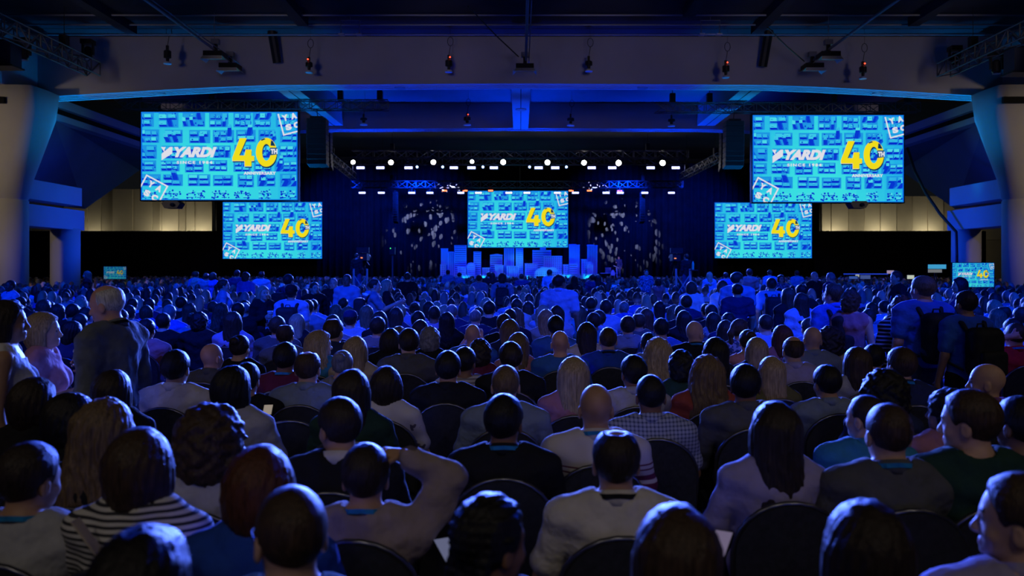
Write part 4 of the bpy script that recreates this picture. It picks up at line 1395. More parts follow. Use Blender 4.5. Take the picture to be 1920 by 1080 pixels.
def make_proto(kind, sex, arms='rest'):
    """kind 'seat' or 'stand'; returns a dict of meshes and the numpy body"""
    f = sex == 'f'
    hs = 0.94 if f else 1.0
    if kind == 'seat':
        piv = np.array((0, -0.05, 1.0 if not f else 0.985))
        hip = 0.55
    else:
        piv = np.array((0, -0.01, 1.48 if not f else 1.36))
        hip = 0.95 if not f else 0.88
    y0 = piv[1]
    zt = piv[2]
    sw = 0.178 if not f else 0.148           # half shoulder breadth
    cw = 0.158 if not f else 0.138
    tl = zt - hip
    L = [EL((0, y0 * 0.3, hip + 0.01), (0.165 if not f else 0.172, 0.12, 0.115), 0.05, 'pelvis'),
         EL((0, y0 * 0.6, hip + tl * 0.33), (0.148 if not f else 0.128, 0.112 if not f else 0.10, 0.15), 0.07, 'torso'),
         EL((0, y0, hip + tl * 0.68), (cw, 0.115 if not f else 0.10, 0.165), 0.06, 'torso'),
         EL((0, y0 - 0.03, hip + tl * 0.80), (cw * 0.95, 0.085, 0.10), 0.05, 'torso'),
         RC((-sw, y0 - 0.005, zt - 0.055), (sw, y0 - 0.005, zt - 0.055), 0.058 if not f else 0.048, 0.058 if not f else 0.048, 0.05, 'torso')]
    if f:
        for x in (-1, 1):
            L.append(EL((x * 0.062, y0 + 0.085, hip + tl * 0.62), (0.06, 0.055, 0.06), 0.03, 'torso'))
    for x in (-1, 1):
        L.append(RC((x * 0.03, y0 - 0.02, zt + 0.012), (x * sw * 0.8, y0 - 0.012, zt - 0.035), 0.046, 0.044, 0.045, 'torso'))
    body = list(L)
    body += head_prims(piv, hs)
    sh = {x: Vector((x * (sw + 0.018), y0 - 0.005, zt - 0.062)) for x in (-1, 1)}
    ar = 0.052 if not f else 0.042
    info = {}
    fine_h = []
    sleeves_s, sleeves_l = [], []
    def arm(x, el, wr, hd, nm, side, curl):
        el, wr = Vector(el), Vector(wr)
        body.append(RC(sh[x], el, ar, ar * 0.8, 0.035, 'uarm'))
        body.append(RC(el, wr, ar * 0.80, ar * 0.52, 0.02, 'farm'))
        body.extend(hand_prims(wr + (wr - el).normalized() * 0.015, hd, nm, side, hs, curl))
        sleeves_s.append(RC(sh[x], sh[x].lerp(el, 0.72), ar * 1.04, ar * 1.0, 0.035, 'slv'))
        sleeves_l.append(RC(sh[x], el, ar * 1.02, ar * 0.86, 0.035, 'slv'))
        sleeves_l.append(RC(el, el.lerp(wr, 0.93), ar * 0.86, ar * 0.62, 0.02, 'slv'))
        c = wr + Vector(hd).normalized() * 0.07
        fine_h.append(c)
        info['hand%+d' % x] = c
    rest = {x: (Vector((x * (sw + 0.085), y0 + 0.10, zt - 0.315)), Vector((x * 0.125, 0.30, hip + 0.085)), (-x * 0.35, 1, -0.12), (0, 0, -1), -x) for x in (-1, 1)} if kind == 'seat' else \
        {x: (Vector((x * (sw + 0.065), y0 - 0.03, zt - 0.345)), Vector((x * (sw + 0.075), y0 + 0.05, zt - 0.585)), (0, 0.15, -1), (-x, 0.2, 0), x) for x in (-1, 1)}
    for x in (-1, 1):
        if arms == 'handhead' and x == 1:
            arm(x, (sw + 0.145, y0 + 0.06, zt + 0.13), (0.155, y0 + 0.05, zt + 0.215), (-0.95, 0.1, 0.12), (0, 0.3, -1), 1, 1.5)
        elif arms == 'photo':
            arm(x, (x * (sw + 0.06), y0 + 0.22, zt - 0.16), (x * 0.085, y0 + 0.30, zt + 0.08), (-x * 0.25, 0.1, 1), (0, -0.4, 0.1), -x, 1.0)
        elif arms == 'nape' and x == -1:
            arm(x, (-(sw + 0.17), y0 + 0.02, zt + 0.10), (-0.10, y0 - 0.08, zt + 0.15), (0.9, -0.15, 0.2), (0, 1, -0.1), 1, 0.7)
        elif arms == 'hold' and x == 1:
            arm(x, (sw + 0.06, y0 - 0.02, zt - 0.32), (sw * 0.75, y0 + 0.22, zt - 0.24), (-0.15, 1, 0.25), (-1, 0, 0), -1, 0.95)
        elif arms == 'reach' and x == 1:
            arm(x, (sw + 0.05, y0 + 0.15, zt - 0.26), (sw * 0.9, y0 + 0.40, zt - 0.14), (-0.1, 1, 0.4), (-1, 0, 0.1), -1, 0.8)
        else:
            e, wr, hd, nm, side = rest[x]
            arm(x, e, wr, hd, nm, side, 0.55)
    tr = []
    shoes = []
    for x in (-1, 1):
        if kind == 'seat':
            hj, kn, an = (x * 0.09, 0.02, hip - 0.01), (x * 0.125, 0.43, 0.50), (x * 0.125, 0.45, 0.09)
        else:
            hj, kn, an = (x * 0.092, 0.0, hip - 0.04), (x * 0.098, 0.01, 0.50), (x * 0.10, -0.01, 0.09)
        th = 0.082 if not f else 0.085
        body += [RC(hj, kn, th, 0.056, 0.04, 'thigh'), RC(kn, an, 0.055, 0.036, 0.03, 'shin'), RC((an[0], an[1], 0.05), (an[0] + x * 0.02, an[1] + 0.15, 0.035), 0.038, 0.03, 0.03, 'foot')]
        tr += [RC(hj, kn, th + 0.004, 0.064, 0.04, ''), RC(kn, (an[0], an[1], 0.075), 0.064, 0.056, 0.03, '')]
        shoes.append([RC((an[0], an[1] - 0.03, 0.045), (an[0] + x * 0.022, an[1] + 0.165, 0.038), 0.045, 0.038, 0.02, ''), RC((an[0], an[1] - 0.01, 0.06), (an[0], an[1], 0.1), 0.045, 0.042, 0.02, '')])
    xs = [q.x for q in fine_h]
    H = 0.0068
    def bands(i):
        return [(float(q[i]) - 0.075, float(q[i]) + 0.075, H) for q in fine_h]
    lo = np.array((-0.48, -0.30, -0.01)) if arms != 'photo' else np.array((-0.42, -0.30, -0.01))
    ymax = 0.70 if kind == 'seat' else (0.62 if arms in ('reach', 'hold') else 0.36)
    gx = axis(-0.50, 0.50, 0.016, [(-0.105, 0.105, 0.0058)] + bands(0))
    gy = axis(-0.30, ymax, 0.016, [(y0 - 0.115, y0 + 0.125, 0.0058)] + bands(1))
    gz = axis(-0.01, zt + 0.33, 0.017, [(zt + 0.02, zt + 0.29, 0.0058)] + bands(2))
    V, Q = nets(field(body, gx, gy, gz), gx, gy, gz)
    out = {'piv': piv, 'hs': hs, 'V': V, 'Q': Q, 'info': info, 'hip': hip, 'meshes': {}, 'sw': sw, 'sex': sex, 'kind': kind}
    # material zones of the face
    fc = V[Q].mean(1)
    hsx = (fc - piv) / hs
    mi = np.zeros(len(Q), dtype=np.int32)
    for x in (-1, 1):
        mi[((hsx - (x * 0.031, 0.085, 0.15)) ** 2 / np.array((0.013, 0.012, 0.0075)) ** 2).sum(1) < 1] = 1
        mi[((hsx - (x * 0.033, 0.086, 0.174)) ** 2 / np.array((0.019, 0.02, 0.0045)) ** 2).sum(1) < 1] = 3
    mi[((hsx - (0, 0.094, 0.083)) ** 2 / np.array((0.024, 0.014, 0.009)) ** 2).sum(1) < 1] = 2
    out['mi'] = mi
    # clothes
    base = 0.0155
    g2 = (axis(-0.5, 0.5, base, []), axis(-0.32, ymax, base, []), axis(0.0, zt + 0.25, base, []))
    def cloth(prims, off, zlo=None, zhi=None, wr=0.005):
        Fd = field(prims, *g2, off=off)
        X, Y, Z = g2[0][:, None, None], g2[1][None, :, None], g2[2][None, None, :]
        Fd = Fd + wr * (np.sin(27 * Z + 17 * X + 3 * np.sin(9 * X)) * np.sin(23 * X - 9 * Z + 11 * Y) + 0.6 * np.sin(55 * Z - 20 * np.abs(X)))
        if zlo is not None:
            Fd = np.maximum(Fd, zlo - Z)
        if zhi is not None:
            # the neck opening: a well round the neck, lower in front
            rn = np.hypot(X, (Y - y0 + 0.012) * 0.9)
            Fd = np.maximum(Fd, np.minimum(zhi - rn, Z - (zt - 0.012 + 0.045 * np.clip(-(Y - y0) / 0.06, -1, 1))))
        return nets(Fd.astype(np.float32), *g2)
    hem = hip - 0.06
    tor = L
    out['top_s'] = np_mesh('top_short', *cloth(tor + sleeves_s, 0.018, hem, 0.074))
    out['top_l'] = np_mesh('top_long', *cloth(tor + sleeves_l, 0.021, hem, 0.074, 0.007))
    out['top_n'] = np_mesh('top_sleeveless', *cloth(tor, 0.010, hem, 0.105))
    out['trousers'] = np_mesh('trousers', *cloth([L[0]] + tr, 0.012, 0.03))
    out['shoes'] = [np_mesh('shoe', *cloth(s, 0.0, 0.004, None, 0.0)) for s in shoes]
    return out


def smooth(t):
    t = np.clip(t, 0, 1)
    return t * t * (3 - 2 * t)


def body_mesh(pr, yaw, pitch):
    key = (yaw, pitch)
    if key in pr['meshes']:
        return pr['meshes'][key]
    V = pr['V'].copy()
    p = V - pr['piv']
    if yaw or pitch:
        r = np.hypot(p[:, 0], p[:, 1])
        wgt = smooth((p[:, 2] + 0.02) / 0.09)
        near = np.where(p[:, 2] < 0.05, 1 - smooth((r - 0.085) / 0.04), 1.0)
        wgt = wgt * near * (r < 0.155)
        a, b = math.radians(yaw) * wgt, math.radians(pitch) * wgt
        y1, z1 = p[:, 1] * np.cos(b) - p[:, 2] * np.sin(b), p[:, 1] * np.sin(b) + p[:, 2] * np.cos(b)
        x2, y2 = p[:, 0] * np.cos(a) - y1 * np.sin(a), p[:, 0] * np.sin(a) + y1 * np.cos(a)
        V = np.stack([x2, y2, z1], 1) + pr['piv']
    me = np_mesh('body', V, pr['Q'], pr['mi'])
    pr['meshes'][key] = me
    return me


# ---- hair, in head space
def fbm(X, Y, Z, k):
    return (np.sin(k * X + 1.7 * np.sin(k * 0.7 * Z)) * np.sin(k * 0.9 * Y + 1.1) * np.sin(k * 0.8 * Z + 0.6 * np.sin(k * X)) + 0.5 * np.sin(k * 2.1 * X + 2) * np.sin(k * 1.9 * Y) * np.sin(k * 2.3 * Z + 1))


def make_hair(style):
    cap = lambda o: [EL((0, -0.010, 0.175), (0.078 + o, 0.098 + o, 0.093 + o), 0.02)]
    zlo, wav, wk, plane_c = 0.07, 0.003, 60, -0.071
    sub = []
    h = 0.0085
    if style == 'short':
        pr = cap(0.014)
    elif style == 'buzz':
        pr = cap(0.006)
        wav = 0.0015
    elif style == 'full':
        pr = cap(0.018) + [EL((0, 0.03, 0.24), (0.06, 0.05, 0.035), 0.03)]
        wav = 0.005
    elif style == 'thin':                       # short with a bare crown
        pr = cap(0.011)
        sub = [EL((0, 0.0, 0.285), (0.052, 0.085, 0.035), 0.015, '', True)]
    elif style == 'fringe':                     # horseshoe of hair round a bald head
        pr = cap(0.006)
        sub = [EL((0, 0.03, 0.285), (0.085, 0.135, 0.075), 0.012, '', True)]
        wav = 0.0015
    elif style == 'long':
        pr = cap(0.016) + [RC((-0.035, -0.05, 0.17), (-0.05, -0.085, -0.14), 0.062, 0.052, 0.05), RC((0.035, -0.05, 0.17), (0.05, -0.085, -0.14), 0.062, 0.052, 0.05), RC((0, -0.06, 0.15), (0, -0.098, -0.18), 0.06, 0.05, 0.05), RC((-0.075, 0.0, 0.13), (-0.095, -0.02, -0.06), 0.03, 0.026, 0.04), RC((0.075, 0.0, 0.13), (0.095, -0.02, -0.06), 0.03, 0.026, 0.04)]
        zlo, wav, wk = -0.26, 0.004, 48
    elif style == 'wavy':
        pr = cap(0.02) + [RC((-0.045, -0.05, 0.17), (-0.075, -0.085, -0.12), 0.066, 0.066, 0.05), RC((0.045, -0.05, 0.17), (0.075, -0.085, -0.12), 0.066, 0.066, 0.05), RC((0, -0.06, 0.15), (0, -0.10, -0.15), 0.06, 0.06, 0.05), RC((-0.08, 0.0, 0.13), (-0.11, -0.0, -0.05), 0.036, 0.036, 0.04), RC((0.08, 0.0, 0.13), (0.11, -0.0, -0.05), 0.036, 0.036, 0.04)]
        zlo, wav, wk = -0.24, 0.009, 42
    elif style == 'bob':
        pr = cap(0.018) + [EL((0, -0.03, 0.115), (0.098, 0.096, 0.125), 0.05), EL((-0.07, 0.0, 0.09), (0.04, 0.05, 0.09), 0.04), EL((0.07, 0.0, 0.09), (0.04, 0.05, 0.09), 0.04)]
        zlo, wav, wk = -0.01, 0.005, 46
    elif style == 'curly':
        pr = [EL((0, -0.025, 0.16), (0.142, 0.135, 0.15), 0.02), EL((0, -0.04, 0.06), (0.13, 0.11, 0.10), 0.06)]
        zlo, wav, wk, h = -0.06, 0.013, 62, 0.0085
    elif style == 'curly_short':
        pr = [EL((0, -0.015, 0.17), (0.105, 0.118, 0.118), 0.02), EL((0, -0.04, 0.09), (0.092, 0.085, 0.07), 0.04)]
        zlo, wav, wk = 0.03, 0.009, 75
    elif style == 'bun':
        pr = cap(0.012) + [EL((0, -0.105, 0.225), (0.045, 0.04, 0.042), 0.012)]
        wav, wk = 0.003, 80
    elif style == 'pony':
        pr = cap(0.013) + [RC((0, -0.10, 0.19), (0, -0.145, 0.12), 0.028, 0.034, 0.02), RC((0, -0.145, 0.12), (0.0, -0.13, -0.06), 0.034, 0.016, 0.02)]
        zlo, wav, wk = -0.12, 0.004, 70
    elif style == 'braids':
        pr = cap(0.014) + [RC((x, -0.07, 0.13), (x * 1.3, -0.10, -0.10), 0.02, 0.016, 0.01) for x in (-0.06, -0.02, 0.02, 0.06)]
        zlo, wav, wk = -0.14, 0.006, 110
    gx, gy, gz = axis(-0.2, 0.2, h, []), axis(-0.22, 0.18, h, []), axis(zlo - 0.03, 0.33, h, [])
    Fd = field(pr + sub, gx, gy, gz)
    X, Y, Z = gx[:, None, None], gy[None, :, None], gz[None, None, :]
    th = np.arctan2(X, -(Y + 0.005))
    strand = np.sin(th * 23 + 5 * np.sin(Z * 14)) + 0.6 * np.sin(th * 41 + 9 * Z)
    if style in ('curly', 'curly_short'):
        Fd = Fd + wav * fbm(X, Y, Z, wk)
    elif style == 'braids':
        Fd = Fd + 0.004 * np.sin(X * 300) * np.clip(Z * 8, 0, 1) + 0.003 * np.sin(Z * 240)
    else:
        Fd = Fd + 0.45 * wav * strand + 0.55 * wav * fbm(X, Y, Z, wk)
    # clear the face
    face = (Y - np.interp(Z, (0.05, 0.075, 0.115, 0.15, 0.2, 0.235, 0.27), (-0.05, -0.025, 0.015, 0.042, 0.062, 0.086, 0.13))) * 0.85
    if style in ('long', 'wavy', 'bob'):
        # open the face but let the sides hang
        Fd = np.where(Z > 0.13, np.maximum(Fd, face), np.maximum(Fd, np.maximum(Y - 0.03, np.where(np.abs(X) < 0.06, Y + 0.02, -1))))
    elif style == 'fringe':
        Fd = np.maximum(Fd + 0.010 * np.clip(1 + face / 0.03, 0, 1), np.maximum(face, Y - 0.02))
    elif style in ('curly', 'curly_short'):
        Fd = np.maximum(Fd, 0.9 * Y - 0.4 * (Z - 0.2) - 0.075 if style == 'curly_short' else 0.92 * Y - 0.38 * (Z - 0.22) - 0.078)
        Fd = np.where(Z < 0.13, np.maximum(Fd, Y - 0.02), Fd)
    else:
        # thin out towards the hairline
        Fd = Fd + 0.014 * np.clip(1 + face / 0.03, 0, 1) ** 1.5
        Fd = np.maximum(Fd, face)
        # keep the ears clear on short cuts
        if style in ('short', 'buzz', 'thin', 'full'):
            for s in (-1, 1):
                e = np.sqrt(((X - s * 0.085) / 1.2) ** 2 + (Y + 0.0) ** 2 + ((Z - 0.125) / 1.25) ** 2) - 0.031
                Fd = np.maximum(Fd, -e)
    Fd = np.maximum(Fd, zlo - Z)
    Fd[0], Fd[-1], Fd[:, 0], Fd[:, -1], Fd[:, :, 0], Fd[:, :, -1] = (1,) * 6
    return np_mesh('hair_' + style, *nets(Fd.astype(np.float32), gx, gy, gz))


HAIR = {s: make_hair(s) for s in ('short', 'buzz', 'full', 'thin', 'fringe', 'long', 'wavy', 'bob', 'curly', 'curly_short', 'bun', 'pony', 'braids')}
PROTO = {}


def proto(kind, sex, arms='rest'):
    k = (kind, sex, arms)
    if k not in PROTO:
        PROTO[k] = make_proto(*k)
    return PROTO[k]


# ---- materials of people
SKIN = {}


def skin_mat(t):
    cols = {'light': (0.62, 0.38, 0.27), 'pink': (0.66, 0.36, 0.28), 'tan': (0.46, 0.26, 0.16), 'brown': (0.24, 0.12, 0.07), 'dark': (0.10, 0.05, 0.033)}
    return surf('skin_' + t, cols[t], 0.5, noise=0.08, nscale=20, bump=0.05, bscale=200, spec=0.35)


def lip_mat(t):
    cols = {'light': (0.5, 0.2, 0.17), 'pink': (0.52, 0.2, 0.18), 'tan': (0.36, 0.15, 0.11), 'brown': (0.18, 0.07, 0.055), 'dark': (0.09, 0.035, 0.03)}
    return surf('lips_' + t, cols[t], 0.45)


M_EYE = surf('eye', (0.10, 0.09, 0.08), 0.15)
HAIRC = {'black': (0.012, 0.010, 0.010), 'dark': (0.030, 0.020, 0.015), 'brown': (0.06, 0.036, 0.022), 'light': (0.16, 0.105, 0.058), 'blonde': (0.38, 0.28, 0.16), 'auburn': (0.10, 0.036, 0.02), 'grey': (0.20, 0.195, 0.195), 'white': (0.6, 0.58, 0.56)}


def hair_mat(c):
    return surf('hair_' + c, HAIRC[c], 0.45, noise=0.5, nscale=140, bump=0.45, bscale=260, spec=0.3, stretch=(1, 1, 0.06))


CLOTH = {'white': (0.72, 0.72, 0.74), 'offwhite': (0.62, 0.58, 0.52), 'lightgrey': (0.42, 0.42, 0.45), 'grey': (0.22, 0.22, 0.24), 'taupe': (0.33, 0.26, 0.25), 'charcoal': (0.10, 0.10, 0.105), 'black': (0.014, 0.014, 0.017), 'navy': (0.025, 0.035, 0.10), 'blue': (0.04, 0.15, 0.60), 'royal': (0.02, 0.07, 0.40), 'lightblue': (0.30, 0.42, 0.66), 'slate': (0.20, 0.25, 0.36), 'teal': (0.04, 0.22, 0.40), 'lavender': (0.36, 0.32, 0.52), 'purple': (0.20, 0.08, 0.32), 'pink': (0.62, 0.30, 0.40), 'rose': (0.40, 0.18, 0.22), 'red': (0.55, 0.02, 0.03), 'brick': (0.34, 0.07, 0.06), 'maroon': (0.13, 0.02, 0.05), 'darkgreen': (0.02, 0.055, 0.045), 'olive': (0.13, 0.12, 0.05), 'beige': (0.50, 0.42, 0.34), 'denim': (0.14, 0.16, 0.20), 'tan': (0.36, 0.28, 0.20), 'jeans': (0.05, 0.07, 0.14), 'salmon': (0.55, 0.22, 0.22), 'cyan': (0.02, 0.22, 0.50), 'yellow': (0.4, 0.33, 0.12)}


def cloth_mat(c):
    if ':' in c:
        if c == 'p:stripe':
            return mixpat('cloth_striped', (0.62, 0.60, 0.58), (0.04, 0.04, 0.05), stripes_z(0.019, 0.45))
        if c == 'p:finestripe':
            return mixpat('cloth_fine_stripes', (0.55, 0.53, 0.58), (0.22, 0.2, 0.24), stripes_z(0.03, 0.4))
        if c == 'p:bw':
            return mixpat('cloth_bold_stripes', (0.015, 0.015, 0.02), (0.55, 0.52, 0.5), stripes_z(0.04, 0.4))
        if c == 'p:check':
            return mixpat('cloth_checked', (0.40, 0.43, 0.55), (0.06, 0.08, 0.16), checks(0.022))
        if c == 'p:polo':
            return mixpat('cloth_banded', (0.60, 0.56, 0.57), (0.13, 0.02, 0.07), bands_z([(0.715, 0.785), (0.805, 0.832), (0.858, 0.866), (0.884, 0.892)]))
        if c == 'p:floral':
            return mixpat('cloth_floral', (0.66, 0.64, 0.68), (0.12, 0.11, 0.17), spots(14, 0.62))
        if c == 'p:print':
            return mixpat('cloth_print', (0.05, 0.08, 0.16), (0.34, 0.38, 0.52), spots(30, 0.52))
    return surf('cloth_' + c, CLOTH[c], 0.88, noise=0.14, nscale=7, bump=0.7, bscale=13, spec=0.15, bdist=0.03)


# ---- worn bits, in body space relative to the pivot
def collar_mesh(r=0.066, h=0.038):
    vs, fs = [], []
    n = 28
    for i in range(n + 1):
        a = 2 * PI * i / n
        c, s = math.cos(a), math.sin(a)
        back = 0.5 - 0.5 * s                    # 1 at the nape
        rr = r + 0.006
        z0 = 0.004 + 0.030 * back
        for q, z in ((rr + 0.014, z0 - 0.018), (rr, z0 + h * (0.55 + 0.45 * back)), (rr - 0.006, z0 + h * (0.5 + 0.45 * back)), (rr + 0.004, z0 - 0.02)):
            vs.append((q * c, -0.018 + q * s * 1.0, z))
    for i in range(n):
        for k in range(4):
            fs.append((i * 4 + k, (i + 1) * 4 + k, (i + 1) * 4 + (k + 1) % 4, i * 4 + (k + 1) % 4))
    return MB().add(vs, fs).mesh('collar', True)


def lanyard_mesh(drop):
    """ribbon round the nape, over the collarbones, meeting on the chest"""
    half = [(0, -0.098, 0.050), (0.045, -0.090, 0.046), (0.078, -0.045, 0.036), (0.088, 0.01, 0.012), (0.085, 0.065, -0.05), (0.065, 0.112, -0.13), (0.03, 0.130, -0.24), (0.012, 0.135, -drop)]
    m = MB()
    for s in (-1, 1):
        pts = [Vector((s * x, y, z)) for x, y, z in half]
        vs, fs = [], []
        for i, p in enumerate(pts):
            t = (pts[min(i + 1, len(pts) - 1)] - pts[max(0, i - 1)]).normalized()
            out = Vector((p.x, p.y + 0.018, 0.03)).normalized()
            wv = t.cross(out).normalized() * 0.009
            if i == 0:
                wv = Vector((0, 0, 0.009)) * (1 if wv.z > 0 else -1)
            vs += [p + wv, p - wv, p - wv + out * 0.003, p + wv + out * 0.003]
        for i in range(len(pts) - 1):
            for k in range(4):
                fs.append((i * 4 + k, (i + 1) * 4 + k, (i + 1) * 4 + (k + 1) % 4, i * 4 + (k + 1) % 4))
        m.add(vs, fs)
    return m.mesh('lanyard')


def badge_mesh(drop):
    return MB().box((-0.045, 0.135, -drop - 0.13), (0.045, 0.141, -drop)).mesh('badge')


def glasses_mesh():
    m = MB()
    for s in (-1, 1):
        m.tube([(s * 0.033 + 0.024 * math.cos(a), 0.102, 0.15 + 0.018 * math.sin(a)) for a in np.linspace(0, 2 * PI, 15)], 0.0025, 5, False)
        m.tube([(s * 0.057, 0.1, 0.155), (s * 0.083, 0.06, 0.156), (s * 0.086, -0.005, 0.15), (s * 0.084, -0.02, 0.135)], 0.0025, 5)
    m.tube([(-0.009, 0.105, 0.153), (0.009, 0.105, 0.153)], 0.0025, 5)
    return m.mesh('glasses')


def cap_mesh():
    m = MB().lathe([(0.098, 0.175), (0.098, 0.21), (0.088, 0.25), (0.06, 0.28), (0.005, 0.292)], 20, Matrix.Translation((0, -0.006, 0)) @ Matrix.Diagonal((0.98, 1.16, 1, 1)))
    m.box((-0.07, 0.08, 0.196), (0.07, 0.19, 0.203))
    return m.mesh('cap', True)


def strap_mesh():
    return MB().bar((-0.11, -0.166, 0.03), (0.07, -0.178, -0.20), 0.038, 0.006).mesh('strap')


WORN = {'collar': collar_mesh(), 'lanyard': lanyard_mesh(0.34), 'badge': badge_mesh(0.34), 'glasses': glasses_mesh(), 'cap': cap_mesh(), 'strap': strap_mesh()}
# ---------------------------------------------------------------- chairs
m_pad = surf('chair_fabric', (0.03, 0.031, 0.035), 0.85, spec=0.12, noise=0.2, nscale=40, bump=0.2, bscale=200)
m_rim = surf('chair_rim', (0.16, 0.16, 0.18), 0.28, metal=0.85)


def chair_meshes():
    n = 14
    out = [(-0.195, 0.48), (-0.205, 0.60)]
    out += [(0.208 * math.cos(a), 0.70 + 0.20 * math.sin(a)) for a in np.linspace(PI, 0, n)]
    out += [(0.205, 0.60), (0.195, 0.48)]
    def bend(x, z, dy):
        return (x, -0.205 - (z - 0.5) * 0.10 + 0.5 * x * x + dy, z)
    m = MB()
    N = len(out)
    fr, bk = [bend(x, z, 0.018) for x, z in out], [bend(x, z, -0.018) for x, z in out]
    cf, cb = bend(0, 0.70, 0.026), bend(0, 0.70, -0.03)
    vs = fr + bk + [cf, cb]
    fs = [(i, (i + 1) % N, 2 * N) for i in range(N)] + [(N + (i + 1) % N, N + i, 2 * N + 1) for i in range(N)] + [(i, N + i, N + (i + 1) % N, (i + 1) % N) for i in range(N)]
    m.add(vs, fs)
    r = {'backrest': m.mesh('backrest', False)}
    r['back_frame'] = MB().tube([bend(x * 1.03, z + (0.006 if z > 0.70 else 0), 0.0) for x, z in [(-0.205, 0.30)] + out + [(0.205, 0.30)]], 0.011, 8).mesh('back_frame', True)
    s = MB()
    prof = [(-0.21, -0.19), (0.21, -0.19), (0.225, 0.0), (0.215, 0.2), (0.17, 0.235), (-0.17, 0.235), (-0.215, 0.2), (-0.225, 0.0)]
    s.prism(prof, 0.405, 0.445, 'z')
    r['seat'] = s.mesh('seat')
    for nm, a, b in (('leg0', (-0.205, -0.19, 0.42), (-0.215, -0.25, 0.0)), ('leg1', (0.205, -0.19, 0.42), (0.215, -0.25, 0.0)), ('leg2', (-0.19, 0.19, 0.42), (-0.205, 0.23, 0.0)), ('leg3', (0.19, 0.19, 0.42), (0.205, 0.23, 0.0))):
        r[nm] = MB().tube([a, b], 0.011, 8).mesh('leg', True)
    return r


CHAIR = chair_meshes()


def chair(x, y, rz, label, group):
    o = thing('audience_chair', label, 'chair', (x, y, 0), rz, group)
    for k, me in CHAIR.items():
        obj(k.rstrip('0123'), me, m_pad if k in ('backrest', 'seat') else m_rim, o)
    return o


# ---------------------------------------------------------------- one person
def person(x, y, z, kind, sex, arms, rot, yaw, pitch, hair, hc, top, tc, label, sc=1.0, wide=1.0, skin='light', extras=(), group='seated audience', full=True, legs='jeans'):
    pr = proto(kind, sex, arms)
    o = thing('person', label, 'person', (x, y, z), math.radians(rot), group, (sc * wide, sc * wide, sc))
    me = body_mesh(pr, yaw, pitch)
    b = obj('body', me, None, o)
    for i, m in enumerate((skin_mat(skin), M_EYE, lip_mat(skin), hair_mat(hc))):
        if me.materials[i] is None:
            me.materials[i] = m
        b.material_slots[i].link = 'OBJECT'
        b.material_slots[i].material = m
    piv = Matrix.Translation(Vector(pr['piv']))
    HM = piv @ Matrix.Rotation(math.radians(yaw), 4, 'Z') @ Matrix.Rotation(math.radians(pitch), 4, 'X') @ Matrix.Scale(pr['hs'], 4)
    if hair:
        obj('hair', HAIR[hair], hair_mat(hc), o, M=HM)
    cm = cloth_mat(tc)
    t = obj('top', pr['top_' + top[0]], cm, o)
    if 'c' in top[1:]:
        obj('collar', WORN['collar'], cm if 'w' not in top else cloth_mat('offwhite'), t, M=piv)
    obj('trousers', pr['trousers'], cloth_mat(legs), o)
    if full:
        for s in pr['shoes']:
            obj('shoe', s, surf('shoe_leather', (0.03, 0.025, 0.02), 0.4), o)
    for e in extras:
        if e == 'lan' or e == 'lank' or e == 'badge':
            mt = cloth_mat('cyan' if e != 'lank' else 'black') if e != 'badge' else None
            if e == 'badge':
                q = obj('lanyard', WORN['lanyard'], cloth_mat('lightblue'), o, M=piv)
                obj('badge', WORN['badge'], cloth_mat('white'), q)
            else:
                obj('lanyard', WORN['lanyard'], mt, o, M=piv)
        elif e == 'glasses':
            obj('glasses', WORN['glasses'], m_dark, o, M=HM)
        elif e == 'shades':
            obj('sunglasses', WORN['glasses'], m_dark, o, M=HM @ Matrix.Translation((0, -0.03, 0.10)))
        elif e.startswith('cap'):
            obj('cap', WORN['cap'], cloth_mat(e[3:]), o, M=HM)
        elif e == 'strap':
            obj('bag_strap', WORN['strap'], cloth_mat('beige'), o, M=piv)
    return o, pr


